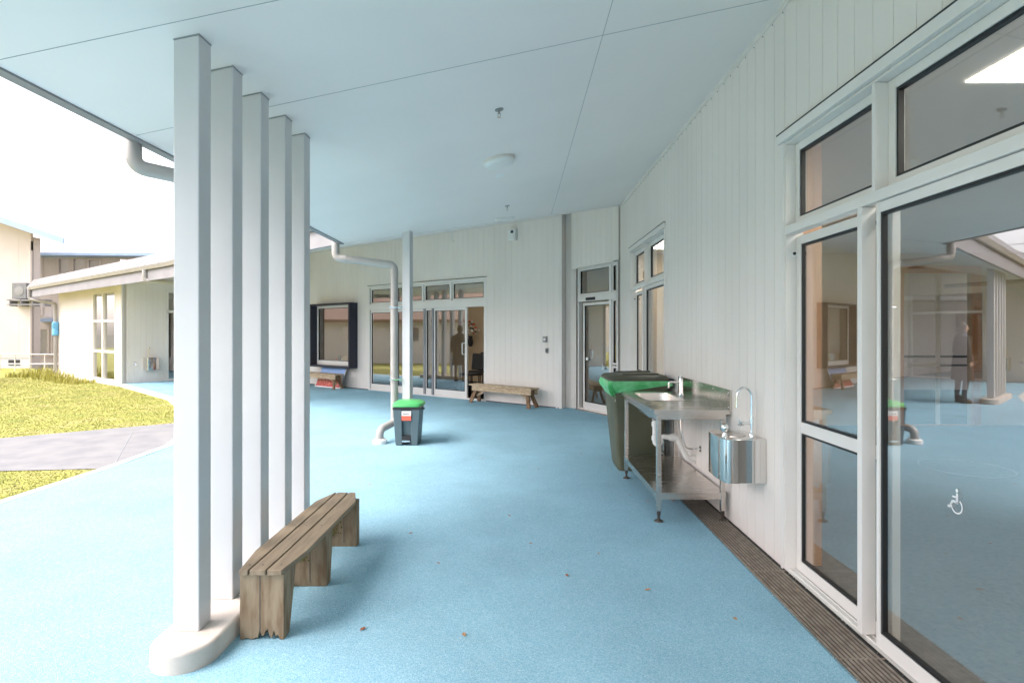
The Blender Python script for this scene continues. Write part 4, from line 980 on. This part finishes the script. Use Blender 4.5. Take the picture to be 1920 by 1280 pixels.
b=MB(); b.box(cxp-.063,cxp+.067,cyp-.213,cyp-.211,z0+.345,z0+.4095); b.build('label','label_red',pb)
b=MB()
for k in range(5): b.box(cxp-.04+k*.016,cxp-.031+k*.016,cyp-.2145,cyp-.2132,z0+.425,z0+.445)
b.build('print','black',l_)

# ================================================================== CEILING AND WALL FITTINGS
nS = Vector((.214,0,-1)).normalized()
def sprinkler(x,y,lab):
    t=thing('sprinkler',lab,'sprinkler',(x,y,near_z(x)),'ceiling sprinklers'); c=Vector((x,y,near_z(x)))
    MB().lathe([(.036,0),(.034,.006),(.015,.01)],c,nS,18).build('rose','grey_plastic',t,smooth=True)
    b=MB(); b.tube([c,c+Vector((0,0,-.035))],.007,8); b.tube([c+Vector((-.008,0,-.03)),c+Vector((-.012,0,-.045)),c+Vector((0,0,-.062))],.0025,6); b.tube([c+Vector((.008,0,-.03)),c+Vector((.012,0,-.045)),c+Vector((0,0,-.062))],.0025,6); b.build('body','grey_plastic',t)
    MB().lathe([(.017,0),(.016,.003)],c+Vector((0,0,-.066)),(0,0,1),12).build('deflector','chrome',t)
sprinkler(-.146,4.50,'nearer chrome sprinkler head on the soffit above the round light'); sprinkler(-.143,7.92,'farther chrome sprinkler head on the soffit near the strip light')
t=thing('round_light','white round bulkhead light on the sloping soffit','ceiling light',(-.193,5.78,near_z(-.193))); c=Vector(t.location)
MB().lathe([(.165,0),(.165,.018)],c,nS,40).build('base','trim',t,smooth=True); MB().lathe([(.163,.019),(.163,.034),(.150,.050),(.12,.058),(.03,.062)],c,nS,40).build('diffuser','white_plastic',t,smooth=True)
t=thing('round_sticker','faint white sticker on the soffit below the round light','sticker',(-.20,6.36,near_z(-.2))); MB().lathe([(.05,0),(.05,.002)],Vector(t.location),nS,20).build('disc','decal',t)
t=thing('batten_light','short white batten light where the soffit meets the far wall','ceiling light',(-.2,8.75,near_z(-.2))); c=Vector(t.location)
b=MB(); b.bar(c+Vector((-.14,-.1,-.035)),c+Vector((.14,.0,.025)),.09,.06); b.build('body','white_plastic',t,bevel=.012)
a0,zc=hb(963.5,440); t=thing('alarm_box','white alarm siren box with a dark blue square high on the far wall','alarm',wallB.p(a0,.04,zc))
b=MB(); wallB.box(b,hb(970.5,440)[0],hb(957.5,440)[0],.005,.10,hb(964,452)[1],hb(964,430)[1]); b.build('case','white_plastic',t,bevel=.02)
b=MB(); wallB.box(b,hb(962.5,440,.1)[0],hb(957.5,440,.1)[0],.1,.106,hb(964,436.5,.1)[1],hb(964,431.5,.1)[1]); b.build('lens','navy',t,bevel=.003)
for k,(p,lab,m_,w_,h_) in enumerate((((1023,636),'beige sensor box on the far wall near the corner','grey_plastic',.09,.12),((1026.5,657),'small grey key switch on the far wall below the sensor','fascia',.05,.10))):
    a0,zc=hb(*p); t=thing(['sensor_box','key_switch'][k],lab,'switch',wallB.p(a0,.02,zc)); b=MB(); wallB.box(b,a0-w_/2,a0+w_/2,.002,.045,zc-h_/2,zc+h_/2); b.build('case',m_,t,bevel=.006)
    b=MB(); wallB.box(b,a0-w_*.25,a0+w_*.25,.045,.049,zc-h_*.2,zc+h_*.2); b.build('plate','label_white' if k==0 else 'black',t)
a0,zc=hb(864,425); t=thing('conduit','short white hooked conduit hanging from the soffit','conduit',wallB.p(a0,.3,zc)); q=Vector(wallB.p(a0,.3,zF(*wallB.p(a0,.3,0)[:2])))
MB().tube(fillet([q,q+Vector((0,0,-.2)),q+Vector((.06,0,-.24))],.03),.012,8).build('tube','white_plastic',t,smooth=True)

# ================================================================== LEAVES ON THE FLOOR
lf=[(693,908),(822,1056),(955,967),(995,1019),(1063,1079),(1122,1038),(1215,941),(1262,939),(1307,958),(1181,928),(1215,1106),(1144,802),(1378,1160),(1147,783),(1155,785),(1132,779),(1495,1107),(1408,1030),(870,1190),(1010,880),(770,1000),(1090,850),(905,860),(1228,918),(680,1180)]
for i,(px,py) in enumerate(lf):
    x,y,z=fpt(px,py); s_=random.uniform(.011,.021)*(1.3 if i in (6,7,13,14) else 1); a_=random.random()*6.3
    b=MB(); pr=[(0,-1.1),(.35,-.7),(.25,-.45),(.62,-.2),(.35,.0),(.55,.45),(.2,.5),(0,1.2),(-.2,.5),(-.55,.45),(-.35,0),(-.62,-.2),(-.25,-.45),(-.35,-.7)]
    vs=[(x+s_*(u*math.cos(a_)-v*math.sin(a_)),y+s_*(u*math.sin(a_)+v*math.cos(a_)),z+.003+.35*s_*abs(u)+random.uniform(0,.15)*s_) for u,v in pr]
    n_=len(pr); vs=[(x,y,z+.006)]+vs+[(p[0],p[1],p[2]+.0012) for p in [(x,y,z+.006)]+vs]
    fs=[(0,1+k,1+(k+1)%n_) for k in range(n_)]+[(n_+1,n_+2+(k+1)%n_,n_+2+k) for k in range(n_)]+[(1+k,1+(k+1)%n_,n_+2+(k+1)%n_,n_+2+k) for k in range(n_)]
    o=tag(b.add(vs,fs).build('fallen_leaf',random.choice(['leaf','leaf_tan'])),'small dry brown leaf lying on the blue floor','leaf','dry leaves scattered over the blue floor')

# ================================================================== PERSON (seen in the reflections)
def skin(name, pts, edges, rad, m, parent, root=0, sub=2):
    me=bpy.data.meshes.new(name); me.from_pydata([tuple(p) for p in pts],edges,[]); o=bpy.data.objects.new(name,me); sc.collection.objects.link(o); me.materials.append(M[m])
    o.parent=parent
    md=o.modifiers.new('skin','SKIN'); md.use_smooth_shade=True
    if not me.skin_vertices: 
        pass
    for i,v in enumerate(me.skin_vertices[0].data): v.radius=rad[i] if isinstance(rad[i],tuple) else (rad[i],rad[i]); v.use_root=(i==root)
    s=o.modifiers.new('sub','SUBSURF'); s.levels=sub; s.render_levels=sub
    return o
pz_=floorz(-5.9,12.0)
person=thing('person','person in a long dark coat and jeans standing near the far columns','person',(-5.93,12.05,pz_))
person.rotation_euler.z=R(-75)
P_=[(0,0,.95),(0,0,1.1),(0,0,1.28),(0,.0,1.42),(0,-.01,1.50),(0,-.02,1.60),
    (.09,0,.88),(.11,-.02,.50),(.11,.02,.09),(.11,-.11,.04),(-.09,0,.88),(-.12,.02,.50),(-.13,.05,.09),(-.14,-.08,.04),
    (.18,0,1.38),(.23,.02,1.12),(.23,-.05,.88),(-.18,0,1.38),(-.23,.02,1.12),(-.22,-.05,.88)]
E_=[(0,1),(1,2),(2,3),(3,4),(4,5),(0,6),(6,7),(7,8),(8,9),(0,10),(10,11),(11,12),(12,13),(3,14),(14,15),(15,16),(3,17),(17,18),(18,19)]
rd=[(.15,.11),(.14,.10),(.16,.11),(.12,.09),.055,(.075,.09),.085,.062,.045,.04,.085,.062,.045,.04,.06,.05,.036,.06,.05,.036]
body=skin('body',P_,E_,rd,'jeans',person)
# head with face
def ball(c, r, m, nm, par, sc_=(1,1,1)):
    bm=bmesh.new(); bmesh.ops.create_icosphere(bm,subdivisions=3,radius=r); 
    for v in bm.verts: v.co=Vector((v.co.x*sc_[0],v.co.y*sc_[1],v.co.z*sc_[2]))+Vector(c)
    me=bpy.data.meshes.new(nm); bm.to_mesh(me); bm.free(); me.materials.append(M[m]); me.polygons.foreach_set('use_smooth',[True]*len(me.polygons))
    o=bpy.data.objects.new(nm,me); sc.collection.objects.link(o); o.parent=par; return o
ball((0,-.02,1.60),.1,'skin','head',person,(.78,.92,1.15)); ball((0,-.115,1.585),.017,'skin','nose',person,(.8,1,1.4))
ball((0,.012,1.625),.110,'hair','hair',person,(.84,.95,1.12))
for sx in (-1,1):
    ball((sx*.03,-.105,1.61),.009,'black','eye',person); ball((sx*.079,-.01,1.60),.02,'skin','ear',person,(.4,.8,1.2))
    h=ball((sx*.225,-.06,.83),.04,'skin','hand',person,(.55,.9,1.3))
ball((0,-.108,1.553),.016,'label_red','mouth',person,(1.3,.5,.3))
b=MB(); lv=[]
for z,rx,ry in ((.50,.25,.19),(.7,.235,.18),(.95,.205,.16),(1.15,.19,.14),(1.32,.205,.14),(1.41,.17,.12),(1.46,.09,.085),(1.50,.075,.075)):
    lv.append([(rx*math.cos(2*math.pi*k/24),ry*math.sin(2*math.pi*k/24),z) for k in range(24)])
def pbuild(mb,nm,m):
    o=mb.build(nm,m,None,smooth=True); o.parent=person; return o
pbuild(loft(lv),'coat','coat')
for sx in (-1,1): pbuild(MB().tube([(sx*.17,0,1.40),(sx*.22,.01,1.25),(sx*.245,.02,1.10),(sx*.24,-.04,.90)],[.075,.068,.06,.052],14),'sleeve','coat')
for sx in (-1,1): pbuild(MB().tube([(sx*.12,.03,.0),(sx*.12,.03,.16)],[.055,.055],12).lathe([(.05,0),(.055,.02),(.045,.07)],(sx*.12,-.07,.0),(0,0,1),14),'boot','boots')

# ================================================================== BACKGROUND BUILDINGS
b1=thing('cream_house','two-storey cream building with a pale blue roof edge at the far left','building',(-21,23.5,0))
# front wall faces the court; right end at px 57
fr1=Fr((-21.8,25.1),(-1,0),(0,-1))
h1=lambda px,py,d=0: fr1.hit(px,py,d)
dO=1.1; pA_=h1(118,452,dO); pB_=h1(0,412,dO); sl=(pB_[1]-pA_[1])/(pB_[0]-pA_[0])
clad('wall',fr1,0,9,.45,lambda a:pA_[1]+sl*(a-pA_[0])-.12,[],b1,pitch=1.15,phase=.55,mt='cream')
b=MB(); fr1.box(b,0,9,-.1,-.02,-.1,.449); b.build('base','plinth_grey',b1)
b=MB(); fr1.box(b,-.0,.12,-.12,.03,.45,h1(57,452)[1]); b.build('corner_trim','cream',b1)
# side wall going back
frs=Fr(fr1.o,(0,1),(1,0)); b=MB(); frs.box(b,.101,.5,-.1,0,-.1,h1(57,456)[1]+.3); b.build('wall','cream',b1)
# barge board with wide overhang: from px118,450 up to px 0,410
dO=1.1; pA_=h1(118,452,dO); pB_=h1(0,412,dO); sl=(pB_[1]-pA_[1])/(pB_[0]-pA_[0])
def bargept(a,d,dz): return fr1.p(a,d,pA_[1]+sl*(a-pA_[0])+dz)
b=MB(); q=[(pA_[0],dO-.06),(pA_[0]+9,dO-.06),(pA_[0]+9,dO),(pA_[0],dO)]
b.hexa([bargept(a,d,-.12) for a,d in q],[bargept(a,d,.14) for a,d in q]); b.build('fascia','blue_trim',b1)
b=MB(); q=[(pA_[0]+1.9,-1.2),(pA_[0]+9,-3),(pA_[0]+9,dO-.061),(pA_[0],dO-.061)]
b.hexa([bargept(a,d,-.10) for a,d in q],[bargept(a,d,.10) for a,d in q]); b.build('roof','cream',b1)
b=MB(); a_,z_=h1(60,500); b.tube([fr1.p(-.05,.06,.0),fr1.p(-.05,.06,h1(60,470)[1])],.06,10); b.build('downpipe','cream',b1)
# vents in the base
b=MB(); a_,z_=h1(26,699); fr1.box(b,a_-.25,a_+.25,-.019,.0,.12,.36); b.build('vent','black',b1)
t=thing('air_conditioner','white outdoor air conditioner unit on a wall bracket of the cream building','air conditioner',fr1.p(*[h1(36,545)[0],.2,h1(36,558)[1]]))
a0,zc=h1(36,545,.35); b=MB(); fr1.box(b,a0-.30,a0+.34,.04,.35,h1(36,560,.35)[1],h1(36,530,.35)[1]); b.build('case','path_concrete',t,bevel=.02)
MB().lathe([(.2,0),(.2,.012),(.05,.02)],fr1.p(a0,.351,zc),(fr1.n.x,fr1.n.y,0),24).build('fan_grille','grey_plastic',t)
b=MB(); fr1.box(b,a0-1.2,a0+.5,.03,.42,h1(36,564,.3)[1],h1(36,561.5,.3)[1]); fr1.box(b,a0-1.2,a0+.5,.38,.42,h1(36,572,.3)[1],h1(36,570,.3)[1])
for k in range(4): fr1.box(b,a0-1.15+k*.5,a0-1.12+k*.5,.03,.42,h1(36,574,.3)[1],h1(36,561,.3)[1])
b.build('bracket','fascia',t)
# rear block
b2=thing('rear_block','two-storey cream block with upper windows behind the low wing roof','building',(-24,31,0))
fr2=Fr(((58-PX)/F*29,29.0),(1,.035),(.035,-1)); h2f=lambda px,py,d=0: fr2.hit(px,py,d)
holes2=[]
def hole(px0,px1,py0,py1):
    a0=h2f(px0,(py0+py1)/2)[0]; a1=h2f(px1,(py0+py1)/2)[0]; z1=h2f((px0+px1)/2,py0)[1]; z0=h2f((px0+px1)/2,py1)[1]; return (min(a0,a1),max(a0,a1),z0,z1)
wins=[hole(67,79,482,530),hole(109,132,484,513),hole(136,161,484,513),hole(165,188,487,513),hole(67,79,576,589),hole(69,91,616,664),hole(98,105,616,664)]
clad('wall',fr2,0,14,-.1,h2f(150,478)[1],wins,b2,pitch=.9,phase=.2,mt='cream')
for w_ in wins:
    f=MB(); rect_frame(f,fr2,w_[0]-.05,w_[1]+.05,w_[2]-.05,w_[3]+.05,.09,-.06,.03); o=f.build('window','cream',b2)
    b=MB(); fr2.box(b,w_[0],w_[1],-.05,-.04,w_[2],w_[3]); b.build('glass','glass',o)
b=MB(); fr2.box(b,-.02,14,-.16,-.13,-.1,h2f(150,478)[1]-.1); b.build('pale_backing','label_white',b2)  # white sheet added close behind the glass to lighten the windows
b=MB(); fr2.box(b,-.6,14.5,.0,.75,h2f(150,479,.7)[1],h2f(150,474,.7)[1]); b.build('fascia','blue_trim',b2)
b=MB(); zt_=h2f(150,474,.7)[1]; b.add([fr2.p(-.6,.74,zt_+.01),fr2.p(14.5,.74,zt_+.01),fr2.p(14.5,-6,zt_+.75),fr2.p(-.6,-6,zt_+.75)],[(0,1,2,3)]); b.add([fr2.p(-.6,.0,zt_-.1),fr2.p(14.5,.0,zt_-.1),fr2.p(14.5,-6,zt_+.6),fr2.p(-.6,-6,zt_+.6)],[(3,2,1,0)]); b.build('roof','roof_metal',b2)
b=MB(); fr2.box(b,h2f(63,600,.6)[0],h2f(110,600,.6)[0],0,.6,h2f(90,603,.6)[1],h2f(90,597,.6)[1]); b.build('awning','blue_trim',b2)
b=MB()
for py in (566,593,668,690): 
    z_=h2f(90,py)[1]; fr2.box(b,0,4.5,.001,.03,z_-.02,z_+.02)
b.build('moulding','cream',b2)
# rail along the ramp
t=thing('handrail','thin pale handrail in front of the cream building','railing',fr1.p(1,1.0,0))
b=MB()
for py in (664,682):
    a0,z_=h1(0,py,1.4); a1,_=h1(112,py,1.4); b.tube([fr1.p(a0+2,1.4,z_),fr1.p(a1,1.4,z_)],.022,8)
b.build('rail','frame_alu',t)
for k in range(5):
    a_=h1(0+28*k,664,1.4)[0]; MB().tube([fr1.p(a_,1.4,-.05),fr1.p(a_,1.4,h1(30,664,1.4)[1])],.022,8).build('post','frame_alu',t)
fo=Fr((-19.5,18.0),(.2665,-.964),(.964,.2665)); ob=thing('opposite_block','white single-storey block with a brown tiled roof, reflected in the folding door','building',fo.p(10,0,0))
wh=[(2.2+3.1*k,3.0+3.1*k,1.1,1.9) for k in range(6)]
clad('wall',fo,0,22,-.05,2.3,wh,ob,pitch=1.2,mt='label_white')
for w_ in wh:
    f=MB(); rect_frame(f,fo,w_[0],w_[1],w_[2],w_[3],.06,-.06,.02); o=f.build('window','frame_alu',ob); b=MB(); fo.box(b,w_[0]+.05,w_[1]-.05,-.045,-.035,w_[2]+.05,w_[3]-.05); b.build('glass','glass',o)
b=MB(); b.add([fo.p(-.5,.5,2.1),fo.p(22.5,.5,2.1),fo.p(22.5,-5,4.6),fo.p(-.5,-5,4.6)]+[fo.p(-.5,.5,2.25),fo.p(22.5,.5,2.25),fo.p(22.5,-5,4.75),fo.p(-.5,-5,4.75)],[(0,1,2,3),(7,6,5,4),(0,4,5,1),(1,5,6,2),(2,6,7,3),(3,7,4,0)]); b.build('roof','roof_tiles',ob)
b=MB(); fo.box(b,0,22,-5,-4.9,-.05,4.1); b.build('back_wall','cream',ob)
# overhead cable
t=tag(MB().tube([at(112,452,24),at(200,459,25.5),at(330,469,28),at(560,480,34)],.012,6).build('overhead_cable','fascia'),'thin overhead cable crossing the pale sky above the wing roof','cable')

# ================================================================== PLANTS AND GRASS
def blades(mb, cx, cy, z, n, rad, h, wd, lean_=.5):
    for _ in range(n):
        a=random.random()*6.283; r=rad*math.sqrt(random.random()); x=cx+r*math.cos(a); y=cy+r*math.sin(a); hh=h*random.uniform(.5,1.1); d=random.random()*6.283; l=lean_*hh*random.random()
        px,py=math.cos(d+1.57)*wd,math.sin(d+1.57)*wd; mx,my=x+math.cos(d)*l*.35,y+math.sin(d)*l*.35; ex_,ey=x+math.cos(d)*l,y+math.sin(d)*l
        mb.add([(x-px,y-py,z),(x+px,y+py,z),(mx+px*.8,my+py*.8,z+hh*.6),(mx-px*.8,my-py*.8,z+hh*.6),(ex_,ey,z+hh)],[(0,1,2,3),(3,2,4)])
tl=['yellow leafy clump at the foot of the cream building','yellow clump left of the wing downpipe','tall yellow clump nearest the wing downpipe','low yellow clump under the blank wing wall','small clump half way along the blank wing wall','lowest clump close to the wing windows']
for i,(px,py,h_) in enumerate(((38,706,.22),(66,706,.38),(90,710,.42),(112,712,.26),(132,716,.18),(150,718,.14))):
    Y=CH*F/(py-PY); x=(px-PX)/F*Y; t=thing('flax_clump',tl[i],'plant',(x,Y,-.01),'yellow strappy plants along the wing')
    b=MB(); blades(b,x,Y,-.01,130,.42,h_,.014,.8); b.build('leaves','plant_yellow',t)
b=MB()
def inpoly(x,y,p):
    c=False; j=len(p)-1
    for i in range(len(p)):
        if (p[i][1]>y)!=(p[j][1]>y) and x<(p[j][0]-p[i][0])*(y-p[i][1])/(p[j][1]-p[i][1])+p[i][0]: c=not c
        j=i
    return c
cnt=0
while cnt<26000:
    y=4.6+15*random.random()**1.6; x=-4.8-random.random()*(y*.95+.4-4.4) if y*.95+.4>4.9 else -5
    x=random.uniform(-.97*y,-.55*y)
    if not inpoly(x,y,Lp) or inpoly(x,y,pth) or x>ex(y)-.12: continue
    cnt+=1; blades(b,x,y,-.012,1,.001,.008+.0004*y,.003+.0005*y,2.2)
tag(b.build('grass','grass_blade'),'short yellowing grass of the lawn','grass',kind='stuff')
